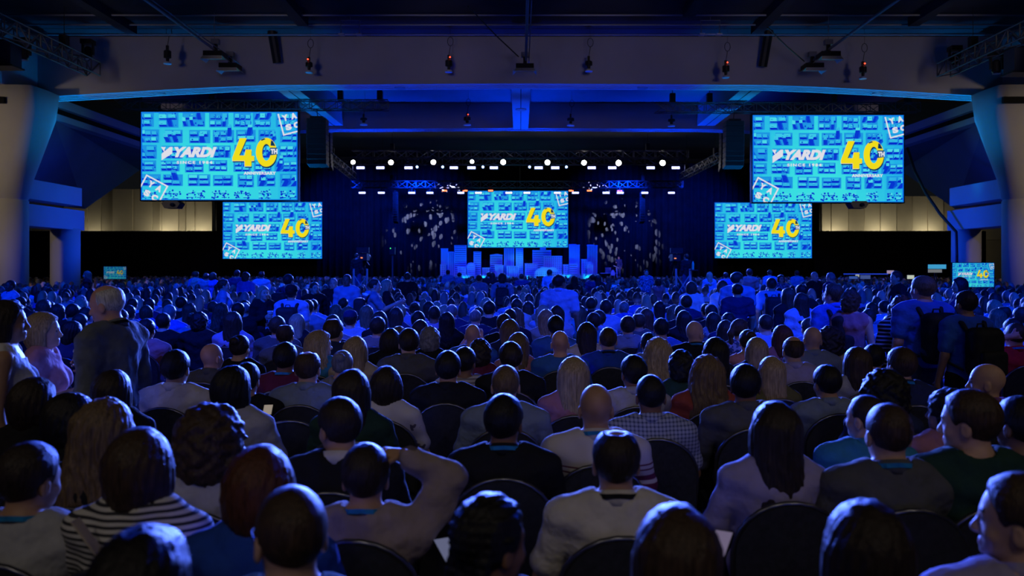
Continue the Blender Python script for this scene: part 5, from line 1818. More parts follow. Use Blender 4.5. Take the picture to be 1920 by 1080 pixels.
# ---------------------------------------------------------------- the people one can tell apart, front to back
# px, py of the crown, head width px | sex | arms | yaw pitch | hair, colour | top, colour | skin | extras | label
SEATED = [
 (545, 905, 140, 'm', 'rest', 28, 0, 'buzz', 'brown', 'sc', 'darkgreen', 'light', ('glasses',), 'man with cropped brown hair and glasses in a dark green shirt, bottom row'),
 (915, 928, 130, 'f', 'rest', -50, -4, 'braids', 'black', 's', 'black', 'brown', ('lan',), 'person with dark braided hair and blue lanyard, face turned right, bottom row'),
 (1268, 948, 150, 'f', 'rest', 0, -4, 'long', 'brown', 's', 'charcoal', 'light', (), 'woman with long straight brown hair in front of the white shirt, bottom row'),
 (1622, 940, 140, 'f', 'rest', 8, 0, 'bob', 'dark', 's', 'black', 'light', (), 'person with rounded dark hair edged blue, bottom row right of centre'),
 (1912, 886, 125, 'm', 'rest', 55, 0, 'short', 'brown', 'sc', 'lavender', 'light', (), 'man in a lavender shirt cut by the right edge, bottom row'),
 (258, 988, 150, 'f', 'rest', 0, -6, 'full', 'black', 's', 'black', 'tan', (), 'dark-haired person lowest in the picture, before the striped shirt'),
 (48, 830, 86, 'm', 'rest', -20, -6, 'short', 'dark', 's', 'lightgrey', 'tan', ('lan',), 'man with short dark hair in a light grey shirt at the left edge'),
 (262, 803, 118, 'f', 'rest', 0, 0, 'bob', 'brown', 'l', 'p:stripe', 'light', ('strap',), 'woman with a brown bob in a striped shirt with a beige bag strap'),
 (488, 836, 105, 'f', 'rest', 0, 0, 'bob', 'auburn', 's', 'royal', 'light', (), 'woman with an auburn bob in a deep blue top'),
 (685, 832, 92, 'm', 'handhead', 8, -4, 'short', 'dark', 'l', 'taupe', 'tan', ('lan',), 'man in a taupe sweater holding one hand to his head'),
 (1155, 800, 85, 'm', 'rest', 0, 0, 'thin', 'dark', 'sc', 'offwhite', 'tan', ('lank',), 'man with thinning dark hair in a white shirt with black lanyard'),
 (1452, 752, 90, 'f', 'rest', 0, 0, 'long', 'dark', 's', 'lavender', 'light', (), 'woman with very long dark hair in a lavender top'),
 (1665, 752, 88, 'm', 'rest', 0, 0, 'buzz', 'brown', 'sc', 'charcoal', 'light', ('lan',), 'man with cropped brown hair in a charcoal polo and blue lanyard'),
 (1822, 730, 82, 'm', 'rest', 48, -4, 'short', 'brown', 'l', 'darkgreen', 'light', (), 'man in a dark green sweater looking to the left'),
 (198, 748, 98, 'f', 'rest', 0, 0, 'wavy', 'light', 'l', 'black', 'light', (), 'woman with long wavy light-brown hair behind the striped shirt'),
 (396, 748, 95, 'f', 'rest', 0, 0, 'curly', 'brown', 's', 'lightgrey', 'light', (), 'person with a big round mass of curly brown hair'),
 (640, 745, 76, 'm', 'rest', 40, -8, 'short', 'dark', 'lcw', 'black', 'tan', (), 'man in a black jacket with a pale collar, head bowed left'),
 (945, 738, 68, 'm', 'rest', -12, 0, 'short', 'black', 'sc', 'black', 'brown', ('lan',), 'man with black hair in a black shirt and bright blue lanyard'),
 (1117, 720, 68, 'm', 'rest', 0, 0, None, 'brown', 'sc', 'p:polo', 'tan', ('lan',), 'bald man in a pale polo shirt with maroon bands'),
 (1220, 700, 54, 'm', 'rest', 0, 0, 'buzz', 'black', 'sc', 'p:check', 'brown', (), 'man with cropped black hair in a blue checked shirt'),
 (1398, 682, 50, 'm', 'rest', -15, 0, 'short', 'black', 'lc', 'charcoal', 'brown', (), 'man with black hair in a dark jacket beside the long blonde hair'),
 (1446, 668, 52, 'f', 'rest', 0, 0, 'long', 'blonde', 's', 'olive', 'light', (), 'woman with long straight dark-blonde hair behind the dark jacket'),
 (1624, 738, 60, 'm', 'rest', 35, 0, 'buzz', 'dark', 'sc', 'teal', 'light', (), 'man in a teal-blue shirt with close-cropped dark hair'),
 (1657, 686, 62, 'f', 'rest', 0, 0, 'curly', 'black', 'l', 'navy', 'brown', (), 'person with a large head of black curly hair in navy'),
 (1776, 722, 50, 'f', 'rest', 40, 0, 'curly_short', 'black', 's', 'rose', 'tan', (), 'woman with short black hair in a dusty pink top'),
 (1912, 742, 60, 'm', 'rest', 20, 0, 'short', 'black', 'l', 'black', 'brown', (), 'person in a black top cut by the right edge, above the lavender shirt'),
 (66, 708, 80, 'f', 'rest', -20, 0, 'bob', 'dark', 'l', 'black', 'light', (), 'woman with shoulder-length dark hair and black top at the far left'),
 (134, 737, 74, 'f', 'rest', -55, 0, 'bob', 'black', 'l', 'black', 'tan', (), 'woman with black hair whose face shows in profile, black top'),
 (437, 686, 68, 'f', 'rest', -25, 0, 'bob', 'black', 's', 'lightgrey', 'brown', (), 'woman with full black hair in a pale grey top, behind the curly hair'),
 (660, 692, 60, 'f', 'rest', 0, 0, 'long', 'dark', 's', 'darkgreen', 'light', (), 'woman with long dark-brown hair in a dark green top'),
 (724, 687, 52, 'f', 'rest', 0, 0, 'bob', 'dark', 's', 'p:floral', 'light', (), 'woman with a dark bob in a white blouse with dark flowers'),
 (577, 656, 47, 'm', 'rest', 0, 0, 'thin', 'brown', 'sc', 'slate', 'light', (), 'man with thinning brown hair in a slate-blue shirt, broad back'),
 (840, 657, 45, 'm', 'rest', 0, 0, 'short', 'black', 'lc', 'black', 'tan', (), 'man with black hair in a black suit jacket, left of the cropped head'),
 (948, 682, 54, 'm', 'rest', 0, 0, 'buzz', 'light', 'sc', 'slate', 'light', (), 'man with pale cropped hair in a light slate shirt'),
 (1075, 668, 55, 'f', 'rest', 0, 0, 'long', 'blonde', 's', 'rose', 'light', (), 'woman with long straight blonde hair in a dusty rose top'),
 (1188, 665, 44, 'm', 'rest', 12, 0, 'short', 'black', 'sc', 'lightgrey', 'brown', (), 'man with black hair in a pale grey shirt behind the checked shirt'),
 (1325, 666, 54, 'f', 'rest', 0, 0, 'wavy', 'light', 'l', 'brick', 'light', (), 'woman with long wavy grey-blonde hair in a red top'),
 (330, 655, 50, 'm', 'rest', 0, 0, 'short', 'black', 'sc', 'offwhite', 'tan', (), 'man with thick black hair in a bright white shirt'),
 (213, 693, 64, 'f', 'rest', 0, 0, 'long', 'dark', 'l', 'black', 'light', (), 'woman with long dark hair below the standing man in denim'),
 (1553, 684, 43, 'm', 'rest', 8, -6, 'short', 'black', 'sc', 'slate', 'tan', (), 'man with short black hair in a pale blue dress shirt'),
 (1689, 650, 46, 'm', 'rest', 12, 0, 'short', 'brown', 'sc', 'navy', 'light', ('lan',), 'man with combed brown hair in navy with a blue lanyard'),
 (1850, 682, 50, 'm', 'rest', 60, 0, None, 'brown', 'sc', 'purple', 'light', (), 'bald man in a purple shirt facing left'),
 (1606, 650, 42, 'f', 'rest', 0, 0, 'long', 'brown', 's', 'lightgrey', 'light', (), 'woman with long brown hair and bare pale collar behind the blue dress shirt'),
 (1638, 645, 32, 'm', 'rest', 0, 0, 'short', 'black', 'sc', 'slate', 'tan', (), 'man with small black-haired head below the standing curly-haired woman'),
 (1903, 604, 40, 'm', 'nape', 0, 0, 'buzz', 'brown', 'sc', 'red', 'pink', ('lan',), 'man in a bright red polo shirt at the right edge, arm behind his head'),
 (397, 644, 34, 'm', 'rest', -25, 0, None, 'brown', 'sc', 'charcoal', 'pink', (), 'bald man in a dark collared shirt beside the white-shirted man'),
 (450, 627, 38, 'f', 'rest', -10, 0, 'bun', 'dark', 's', 'black', 'light', (), 'woman with dark hair pulled back, dark top, left of centre'),
 (463, 679, 36, 'm', 'rest', 0, 0, 'short', 'black', 's', 'black', 'tan', (), 'dark-haired person half hidden beside the full black hair'),
 (535, 641, 42, 'm', 'rest', 0, 0, 'short', 'black', 's', 'maroon', 'brown', ('lan',), 'man with black hair in dark maroon with a blue lanyard'),
 (600, 620, 44, 'f', 'rest', -55, 0, 'wavy', 'blonde', 's', 'teal', 'light', (), 'woman with wavy blonde hair in light blue turning to the right'),
 (642, 656, 36, 'f', 'rest', 0, 0, 'bun', 'grey', 's', 'grey', 'light', (), 'grey-haired person with a topknot beside the straight blonde hair'),
 (667, 630, 42, 'f', 'rest', 0, 0, 'long', 'blonde', 's', 'beige', 'light', (), 'woman with straight light-blonde hair in a beige top'),
 (625, 597, 32, 'm', 'rest', 0, 0, 'fringe', 'grey', 's', 'navy', 'pink', (), 'man with a round bald head and grey fringe above the blonde women'),
 (766, 615, 41, 'm', 'rest', 15, 0, 'short', 'dark', 'lc', 'charcoal', 'light', (), 'man with neat dark-brown hair in a charcoal suit'),
 (806, 609, 37, 'f', 'rest', 0, 0, 'curly_short', 'grey', 'l', 'black', 'light', (), 'woman with short curly grey hair right of the charcoal suit'),
 (732, 616, 33, 'f', 'rest', 0, 0, 'bob', 'dark', 'l', 'black', 'light', (), 'dark-haired person left of the charcoal suit'),
 (886, 608, 30, 'm', 'photo', 0, 0, None, 'brown', 's', 'blue', 'pink', (), 'bald man in blue raising both hands before his face'),
 (872, 650, 36, 'm', 'rest', -15, 0, 'short', 'black', 's', 'p:finestripe', 'brown', (), 'person with black hair in a pale finely striped top'),
 (900, 632, 34, 'f', 'rest', 0, 0, 'curly_short', 'dark', 'l', 'maroon', 'light', (), 'person with dark hair in a maroon top below the bald man in blue'),
 (957, 640, 43, 'm', 'rest', 10, 0, 'short', 'dark', 'lc', 'black', 'light', ('lan',), 'man with dark hair and black jacket behind the pale cropped head'),
 (956, 598, 36, 'f', 'rest', 0, 0, 'long', 'light', 'l', 'navy', 'light', (), 'woman with long light-brown hair in navy, right of the bald man in blue'),
 (972, 623, 38, 'f', 'rest', 0, 0, 'long', 'light', 's', 'rose', 'light', (), 'woman with light-brown hair just below the long light-brown hair'),
 (1050, 620, 36, 'm', 'rest', 0, 0, None, 'brown', 's', 'blue', 'pink', (), 'bald man in a blue tee shirt left of the navy tee shirt'),
 (1140, 612, 36, 'm', 'rest', 0, 0, 'buzz', 'brown', 'sc', 'royal', 'light', ('lank',), 'man with cropped brown hair in a royal-blue shirt with black lanyard'),
 (1100, 604, 36, 'f', 'rest', 0, 0, 'long', 'dark', 's', 'offwhite', 'light', (), 'woman with long dark hair in a white top left of the royal-blue shirt'),
 (1042, 591, 33, 'm', 'rest', 0, 0, 'short', 'black', 's', 'blue', 'tan', (), 'dark-haired man in blue just above the bald man in a blue tee'),
 (1177, 592, 28, 'm', 'rest', 0, 0, 'short', 'dark', 'sc', 'slate', 'light', (), 'man with dark hair in a slate collared shirt right of the cropped head'),
 (1233, 633, 42, 'f', 'rest', 0, 0, 'wavy', 'blonde', 's', 'olive', 'light', (), 'woman with long wavy bright-blonde hair'),
 (1277, 652, 42, 'f', 'rest', 0, 0, 'curly_short', 'black', 's', 'darkgreen', 'brown', (), 'person with full black hair in dark green beside the bright-blonde hair'),
 (1303, 602, 36, 'm', 'rest', -45, 0, None, 'brown', 'lc', 'black', 'light', ('glasses', 'lan'), 'bald man with glasses and dark jacket looking right'),
 (1341, 632, 46, 'f', 'rest', 0, 0, 'long', 'black', 'l', 'navy', 'light', (), 'woman with very long black hair left of the pink shoulders'),
 (1388, 597, 34, 'f', 'rest', -60, 0, 'pony', 'brown', 's', 'p:print', 'light', ('shades',), 'woman with sunglasses pushed up on her head, looking right'),
 (1402, 617, 34, 'f', 'rest', 0, 0, 'bun', 'brown', 'n', 'pink', 'light', (), 'woman with a hair bun and bare shoulders in pink'),
 (1418, 632, 36, 'f', 'rest', 0, 0, 'long', 'blonde', 's', 'navy', 'light', (), 'woman with straight blonde hair right of the pink shoulders'),
 (1487, 628, 42, 'm', 'rest', 0, 0, 'fringe', 'brown', 'sc', 'lavender', 'light', (), 'balding man in a pale lavender shirt'),
 (1523, 613, 36, 'm', 'rest', 0, 0, None, 'brown', 'sc', 'slate', 'light', (), 'bald man in a dark slate shirt beside the curly hair'),
 (1466, 609, 34, 'f', 'rest', 0, 0, 'long', 'auburn', 's', 'rose', 'light', (), 'woman with auburn hair left of the bald man in slate'),
 (1556, 608, 34, 'f', 'rest', 0, 0, 'curly', 'dark', 'n', 'yellow', 'tan', (), 'woman with dark curly hair in a mustard top'),
 (1240, 596, 28, 'm', 'rest', 0, 0, 'short', 'black', 's', 'blue', 'tan', (), 'black-haired man in blue with a shoulder strap, left of the glasses'),
 (1216, 622, 26, 'm', 'rest', 0, 0, 'buzz', 'black', 's', 'slate', 'brown', (), 'man with close-shaven dark head above the bright-blonde hair'),
 (1360, 600, 30, 'f', 'rest', 0, 0, 'long', 'dark', 'l', 'black', 'light', (), 'woman with dark hair right of the bald man with glasses'),
 (318, 571, 24, 'm', 'rest', 0, 0, 'short', 'grey', 'sc', 'blue', 'light', (), 'man with short grey hair in a bright blue shirt, left block'),
 (356, 568, 23, 'f', 'rest', 0, 0, 'long', 'brown', 's', 'lightgrey', 'light', (), 'long-haired woman right of the grey-haired man in blue'),
 (374, 582, 26, 'm', 'rest', 0, 0, 'curly_short', 'black', 'l', 'black', 'dark', (), 'person with black hair and black top beside the long-haired woman'),
 (415, 568, 27, 'f', 'rest', 0, 0, 'wavy', 'brown', 's', 'p:print', 'light', (), 'woman with wavy hair in a printed top, left block'),
 (275, 597, 30, 'm', 'rest', 0, 0, 'short', 'black', 's', 'salmon', 'tan', (), 'man in a salmon shirt just right of the standing man in denim'),
 (136, 602, 36, 'f', 'rest', -20, 0, 'bob', 'black', 'l', 'navy', 'light', (), 'dark-haired person in front of the woman in pink'),
 (137, 569, 26, 'm', 'rest', 0, 0, 'short', 'black', 's', 'black', 'tan', (), 'black-haired person left of the standing man in denim'),
 (162, 575, 26, 'm', 'rest', -10, 0, 'short', 'dark', 's', 'blue', 'light', (), 'man in blue behind the standing man in denim'),
 (447, 567, 25, 'm', 'rest', 0, 0, 'short', 'black', 'l', 'black', 'brown', (), 'black-haired person beside the woman in a printed top'),
 (520, 592, 30, 'm', 'rest', 0, 0, 'short', 'brown', 's', 'charcoal', 'light', (), 'person with brown hair below the backpack wearer'),
 (535, 606, 32, 'm', 'rest', 0, 0, 'thin', 'brown', 's', 'denim', 'light', (), 'person with streaked brown hair left of the round bald head'),
 (688, 572, 25, 'f', 'rest', 0, 0, 'long', 'light', 's', 'lightblue', 'light', (), 'woman with light hair in pale blue, left of centre'),
 (657, 582, 24, 'm', 'rest', 0, 0, 'short', 'dark', 's', 'lightblue', 'light', ('capnavy',), 'man in a dark cap and pale blue shirt'),
 (712, 583, 28, 'f', 'rest', 0, 0, 'long', 'dark', 'l', 'black', 'light', (), 'woman with long dark hair left of centre, black top'),
 (743, 576, 25, 'f', 'rest', 0, 0, 'long', 'dark', 'l', 'navy', 'light', (), 'woman with dark hair and navy top left of centre'),
 (784, 583, 26, 'm', 'rest', 0, 0, 'short', 'black', 'sc', 'lightblue', 'tan', (), 'man with black hair in a pale blue collared shirt, centre left'),
 (838, 585, 27, 'f', 'rest', 0, 0, 'long', 'black', 'l', 'black', 'tan', (), 'woman with long black hair and black top, centre left'),
 (912, 558, 24, 'f', 'rest', 0, 0, 'long', 'blonde', 's', 'lightblue', 'light', (), 'woman with long blonde hair in pale blue near the centre'),
 (945, 588, 28, 'm', 'rest', 0, 0, 'short', 'brown', 's', 'black', 'pink', (), 'man with thin reddish hair near the centre'),
 (965, 552, 20, 'm', 'photo', 0, 0, 'short', 'black', 's', 'lightblue', 'light', (), 'person in pale blue holding up a phone to film the stage'),
 (1019, 572, 22, 'f', 'rest', -20, 0, 'wavy', 'blonde', 's', 'lightblue', 'light', (), 'woman with wavy blonde hair right of centre'),
 (1110, 556, 20, 'm', 'rest', 25, 0, 'short', 'black', 's', 'lightblue', 'tan', (), 'man with black hair in pale blue right of centre, head turned'),
 (1212, 578, 24, 'f', 'rest', 0, 0, 'long', 'auburn', 'l', 'maroon', 'light', (), 'woman with auburn hair in maroon right of centre'),
 (1282, 582, 26, 'f', 'rest', 0, 0, 'long', 'black', 'l', 'black', 'tan', (), 'woman with long black hair above the bald man with glasses'),
 (1366, 586, 24, 'm', 'rest', 0, 0, 'short', 'black', 's', 'navy', 'tan', (), 'black-haired man left of the woman with sunglasses'),
]
# standing: px, py crown, head width px, sex, arms, body rot, yaw, pitch, hair, colour, top, colour, skin, extras, label
STANDING = [
 (207, 531, 52, 'm', 'hold', 78, 12, -12, 'fringe', 'white', 'lc', 'denim', 'pink', ('lank',), 'balding white-haired man standing in a grey denim jacket'),
 (86, 586, 50, 'f', 'hold', -72, 0, 0, 'bob', 'blonde', 's', 'pink', 'light', (), 'woman with a blonde bob in a pink top standing at the left'),
 (18, 563, 56, 'f', 'rest', -62, 0, 0, 'long', 'dark', 'n', 'white', 'tan', (), 'dark-haired woman in a sleeveless white top at the left edge'),
 (625, 521, 15, 'm', 'rest', 180, 0, 0, 'buzz', 'grey', 'lc', 'black', 'light', ('badge',), 'man facing us in a dark suit with a long pale lanyard and badge'),
 (650, 514, 16, 'm', 'rest', 172, 0, 0, 'buzz', 'dark', 'lc', 'lightblue', 'brown', (), 'man facing us in a pale blue shirt beside the dark suit'),
 (590, 529, 17, 'm', 'rest', -140, 0, 0, 'short', 'dark', 'lc', 'black', 'light', ('badge',), 'man in a dark suit turning right, left of the badge wearer'),
 (494, 536, 20, 'f', 'hold', -130, 0, 0, 'long', 'blonde', 'l', 'black', 'light', ('badge',), 'woman with long fair hair and badge holding a cup'),
 (547, 534, 22, 'm', 'rest', 0, 0, 0, 'short', 'black', 's', 'lightblue', 'tan', ('capblack',), 'man in a dark cap seen from behind with a backpack, left aisle'),
 (542, 514, 17, 'm', 'rest', -20, 0, 0, 'short', 'dark', 's', 'navy', 'light', (), 'tall man standing just behind the capped backpack wearer'),
 (421, 523, 17, 'f', 'rest', -70, 0, 0, 'pony', 'brown', 's', 'lightblue', 'light', (), 'woman in pale blue walking right, among the left block'),
 (704, 522, 19, 'm', 'reach', -80, 0, 0, 'buzz', 'dark', 's', 'slate', 'light', (), 'man with a backpack strap reaching to the right'),
 (727, 524, 17, 'f', 'rest', -75, 0, 0, 'long', 'blonde', 'l', 'black', 'light', (), 'fair-haired woman in black looking right beside the camera riser'),
 (764, 511, 12, 'm', 'rest', 0, 0, 0, 'short', 'dark', 'l', 'black', 'light', (), 'man in a black jacket seen from behind left of the skyline'),
 (1049, 515, 20, 'm', 'rest', -12, -30, 0, 'short', 'black', 'sc', 'lightblue', 'brown', (), 'big man in a pale blue shirt with a dark bag strap before the stage'),
 (1212, 505, 8, 'm', 'rest', 180, 0, 0, 'short', 'dark', 's', 'p:print', 'light', (), 'man facing us in a patterned short-sleeved shirt right of the stage'),
 (1234, 520, 11, 'f', 'rest', 0, 0, 0, 'curly_short', 'dark', 'n', 'rose', 'light', (), 'woman in a dull pink top beside the man in a patterned shirt'),
 (1297, 528, 17, 'f', 'rest', -15, -20, 0, 'bob', 'brown', 's', 'white', 'light', (), 'woman with a bob in a white top right of the stage'),
 (1355, 526, 17, 'f', 'rest', -10, -30, 0, 'bob', 'brown', 's', 'white', 'light', (), 'woman with a brown bob in a loose white blouse, right aisle'),
 (1382, 532, 19, 'm', 'rest', 0, 0, 0, 'short', 'black', 's', 'navy', 'tan', (), 'broad man in navy seen from behind, right aisle'),
 (1383, 510, 18, 'm', 'rest', -30, -30, 0, 'short', 'brown', 'sc', 'lightblue', 'light', (), 'tall man looking right just behind the broad man in navy'),
 (1405, 504, 10, 'm', 'rest', 0, 0, 0, 'short', 'dark', 's', 'salmon', 'light', (), 'man in a salmon-red shirt seen from behind, far right aisle'),
 (1446, 521, 18, 'm', 'rest', -5, 0, 0, 'short', 'black', 's', 'lightblue', 'tan', (), 'man in pale blue wearing a large black backpack, right aisle'),
 (1501, 549, 24, 'f', 'rest', 5, 0, 0, 'long', 'dark', 'l', 'lightblue', 'light', (), 'woman with very long dark hair in a pale blue top, standing'),
 (1476, 540, 23, 'f', 'rest', 20, 0, 0, 'long', 'brown', 's', 'black', 'light', (), 'woman with long hair in black left of the pale blue top'),
 (1502, 533, 21, 'm', 'rest', 0, 0, 0, 'short', 'black', 's', 'black', 'light', (), 'dark-haired man standing behind the long-haired women'),
 (1561, 531, 29, 'm', 'rest', 12, 25, 0, 'full', 'brown', 'sc', 'blue', 'light', (), 'man with wavy brown hair in blue wearing a dark backpack'),
 (1597, 541, 30, 'f', 'hold', -35, -20, 0, 'curly_short', 'brown', 'n', 'rose', 'light', (), 'curly-haired woman in a sleeveless top holding a cup'),
 (1692, 551, 32, 'f', 'rest', -25, -30, 0, 'curly_short', 'auburn', 's', 'p:bw', 'light', (), 'woman with short auburn hair in a black and white striped top'),
 (1728, 517, 33, 'm', 'rest', 8, 12, 0, 'short', 'light', 's', 'blue', 'pink', (), 'tall man in a bright blue tee shirt wearing a big dark backpack'),
 (1809, 545, 35, 'm', 'rest', 8, 8, 0, 'short', 'dark', 's', 'blue', 'tan', (), 'dark-haired man in blue with a backpack, nearest the right monitor'),
 (1679, 508, 17, 'm', 'rest', 95, 0, 0, 'short', 'dark', 'lc', 'black', 'tan', ('badge',), 'man in a dark suit and lanyard facing left by the control desk'),
 (1797, 520, 20, 'f', 'rest', 75, 0, 0, 'bob', 'black', 'l', 'navy', 'tan', (), 'woman with a dark bob standing against the bright right monitor'),
 (1528, 509, 12, 'm', 'rest', -150, 0, 0, None, 'brown', 'l', 'black', 'light', (), 'bald man in black standing left of the control desk'),
 (1556, 511, 13, 'm', 'rest', 40, 0, 0, 'short', 'grey', 'l', 'navy', 'light', (), 'grey-haired man beside the bald man in black'),
 (368, 509, 9, 'm', 'rest', 0, 0, 0, 'short', 'brown', 's', 'teal', 'light', (), 'person in teal standing at the far left drape'),
 (366, 509, 9, 'm', 'rest', -30, 0, 0, 'short', 'black', 'l', 'beige', 'light', (), 'man in a pale beige jacket standing far left'),
 (387, 512, 10, 'm', 'rest', 0, 0, 0, 'short', 'brown', 'l', 'slate', 'light', (), 'person in slate standing right of the beige jacket'),
 (400, 511, 10, 'f', 'rest', -20, 0, 0, 'bob', 'brown', 's', 'blue', 'light', (), 'woman in blue standing right of the slate top'),
 (445, 506, 10, 'm', 'rest', 0, 0, 0, 'short', 'black', 's', 'navy', 'tan', (), 'dark-haired man standing below the lower left screen'),
 (462, 509, 12, 'm', 'rest', -20, 0, 0, 'curly_short', 'dark', 's', 'blue', 'light', (), 'curly-haired man standing below the lower left screen'),
 (490, 509, 10, 'm', 'rest', 20, 0, 0, 'short', 'black', 's', 'lightblue', 'light', (), 'man in pale blue right of the curly-haired man'),
 (1077, 517, 11, 'f', 'rest', 0, 0, 0, 'long', 'black', 'l', 'black', 'tan', (), 'long-haired woman standing before the right end of the skyline'),
 (1111, 514, 10, 'm', 'rest', 0, 0, 0, 'short', 'black', 's', 'navy', 'tan', (), 'man of the couple standing before the right skyline tower'),
 (1121, 515, 10, 'f', 'rest', 0, 0, 0, 'long', 'black', 's', 'black', 'tan', (), 'woman of the couple standing before the right skyline tower'),
 (1031, 505, 9, 'm', 'rest', -30, 0, 0, 'short', 'black', 's', 'lightblue', 'tan', (), 'man in pale blue before the little gabled house'),
 (978, 513, 9, 'm', 'rest', 0, 0, 0, 'short', 'black', 'l', 'navy', 'tan', (), 'person with a square dark head before the cyan-lit tower'),
 (942, 511, 13, 'm', 'rest', 0, 0, 0, 'curly_short', 'black', 's', 'slate', 'tan', (), 'man with bushy black hair and backpack before the skyline'),
 (899, 515, 11, 'm', 'rest', -20, 0, 0, 'short', 'black', 's', 'slate', 'tan', (), 'man standing before the dark slim skyline tower'),
 (916, 510, 8, 'm', 'rest', 30, 0, 0, 'short', 'black', 'l', 'black', 'tan', (), 'man of the pair before the middle of the skyline'),
 (924, 511, 8, 'f', 'rest', -30, 0, 0, 'long', 'black', 'l', 'black', 'tan', (), 'woman of the pair before the middle of the skyline'),
 (840, 506, 7, 'm', 'rest', 0, 0, 0, 'short', 'black', 'l', 'slate', 'tan', (), 'man with a strap before the left end of the skyline'),
 (862, 511, 7, 'm', 'rest', -30, 0, 0, 'short', 'black', 'l', 'slate', 'tan', (), 'person leaning right before the broad banded tower'),
 (1330, 510, 9, 'f', 'rest', 0, 0, 0, 'long', 'blonde', 's', 'lightblue', 'light', (), 'fair-haired woman standing right of the right camera riser'),
 (1361, 511, 9, 'm', 'rest', 0, 0, 0, 'short', 'black', 's', 'blue', 'tan', (), 'man in blue with a dark head below the lower right screen'),
 (1443, 506, 8, 'm', 'rest', 0, 0, 0, 'short', 'brown', 's', 'lightblue', 'light', (), 'person in pale blue standing below the lower right screen'),
 (1465, 515, 11, 'f', 'rest', 180, 0, 0, 'long', 'dark', 's', 'p:print', 'light', (), 'woman facing us in a printed top, right block'),
 (1494, 507, 8, 'm', 'rest', 0, 0, 0, 'short', 'black', 's', 'slate', 'tan', (), 'small dark figure standing far off left of the control desk'),
 (162, 508, 10, 'f', 'rest', 110, 0, 0, 'long', 'light', 'l', 'black', 'light', (), 'woman facing left by the rear left column'),
 (18, 525, 16, 'm', 'rest', 150, 0, 0, 'buzz', 'black', 'sc', 'lightblue', 'dark', (), 'man in a pale blue polo facing us at the left column'),
]

used = []
SCALE0 = {'m': 1.268, 'f': 0.985 + 0.268 * 0.94}
ROW0, ROWD = 1.9, 0.885
rngp = random.Random(21)
count = 0
BIG = {'curly': 0.04, 'curly_short': 0.02, 'full': 0.01}
seat_y, seat_ht = [], []
for q in SEATED:
    ht = SCALE0[q[3]] + BIG.get(q[7], 0.0) + (0.012 if q[7] else 0)
    d0 = F * (HC - ht * 0.965) / (q[1] - VY)
    dw = F * 0.163 / q[2]
    seat_y.append(0.62 * d0 + 0.38 * dw)
    seat_ht.append(ht)
lim = []
for q, ht in zip(SEATED, seat_ht):
    lim.append((F * (HC - ht * 1.03) / (q[1] - VY), F * (HC - ht * 0.92) / (q[1] - VY)))
seat_y = [min(b, max(a, y)) for y, (a, b) in zip(seat_y, lim)]
for it in range(80):
    for i in range(len(SEATED)):
        for j in range(i):
            yi, yj = seat_y[i], seat_y[j]
            dx = (SEATED[i][0] - VX) / F * yi - (SEATED[j][0] - VX) / F * yj
            need = 0.55 if abs(dx) < 0.34 else 0.0
            if need and abs(yi - yj) < need:
                m = (need - abs(yi - yj)) * 0.2
                sg = 1 if (yi - yj) > 0 or (yi == yj and SEATED[i][1] < SEATED[j][1]) else -1
                seat_y[i] = min(lim[i][1], max(lim[i][0], yi + sg * m))
                seat_y[j] = min(lim[j][1], max(lim[j][0], yj - sg * m))
for (px, py, wp, sex, arms, yaw, pitch, hair, hc, top, tc, skin, ex, label), y, ht in zip(SEATED, seat_y, seat_ht):
    s = (HC - (py - VY) * y / F) / ht
    yy = y + 0.05
    x = (px - VX) / F * y
    o, pr = person(x, yy, 0, 'seat', sex, arms, 0, yaw, pitch, hair, hc, top, tc, label, s, 1.0, skin, ex, 'seated audience', y < 7.5, rngp.choice(('jeans', 'black', 'navy', 'charcoal', 'tan')))
    if 'phone' in label:
        PHONE_AT = Matrix.Translation((x, yy, 0)) @ Matrix.Scale(s, 4) @ ((Vector(pr['info']['hand+1']) + Vector(pr['info']['hand-1'])) / 2)
    used.append((x, yy))
    count += 1
    if y < 9.5:
        chair(x, yy - 0.02, 0, 'black round-backed chair of the ' + ' '.join(label.replace(',', '').split()[:9]), 'audience chairs')

PACK = {}


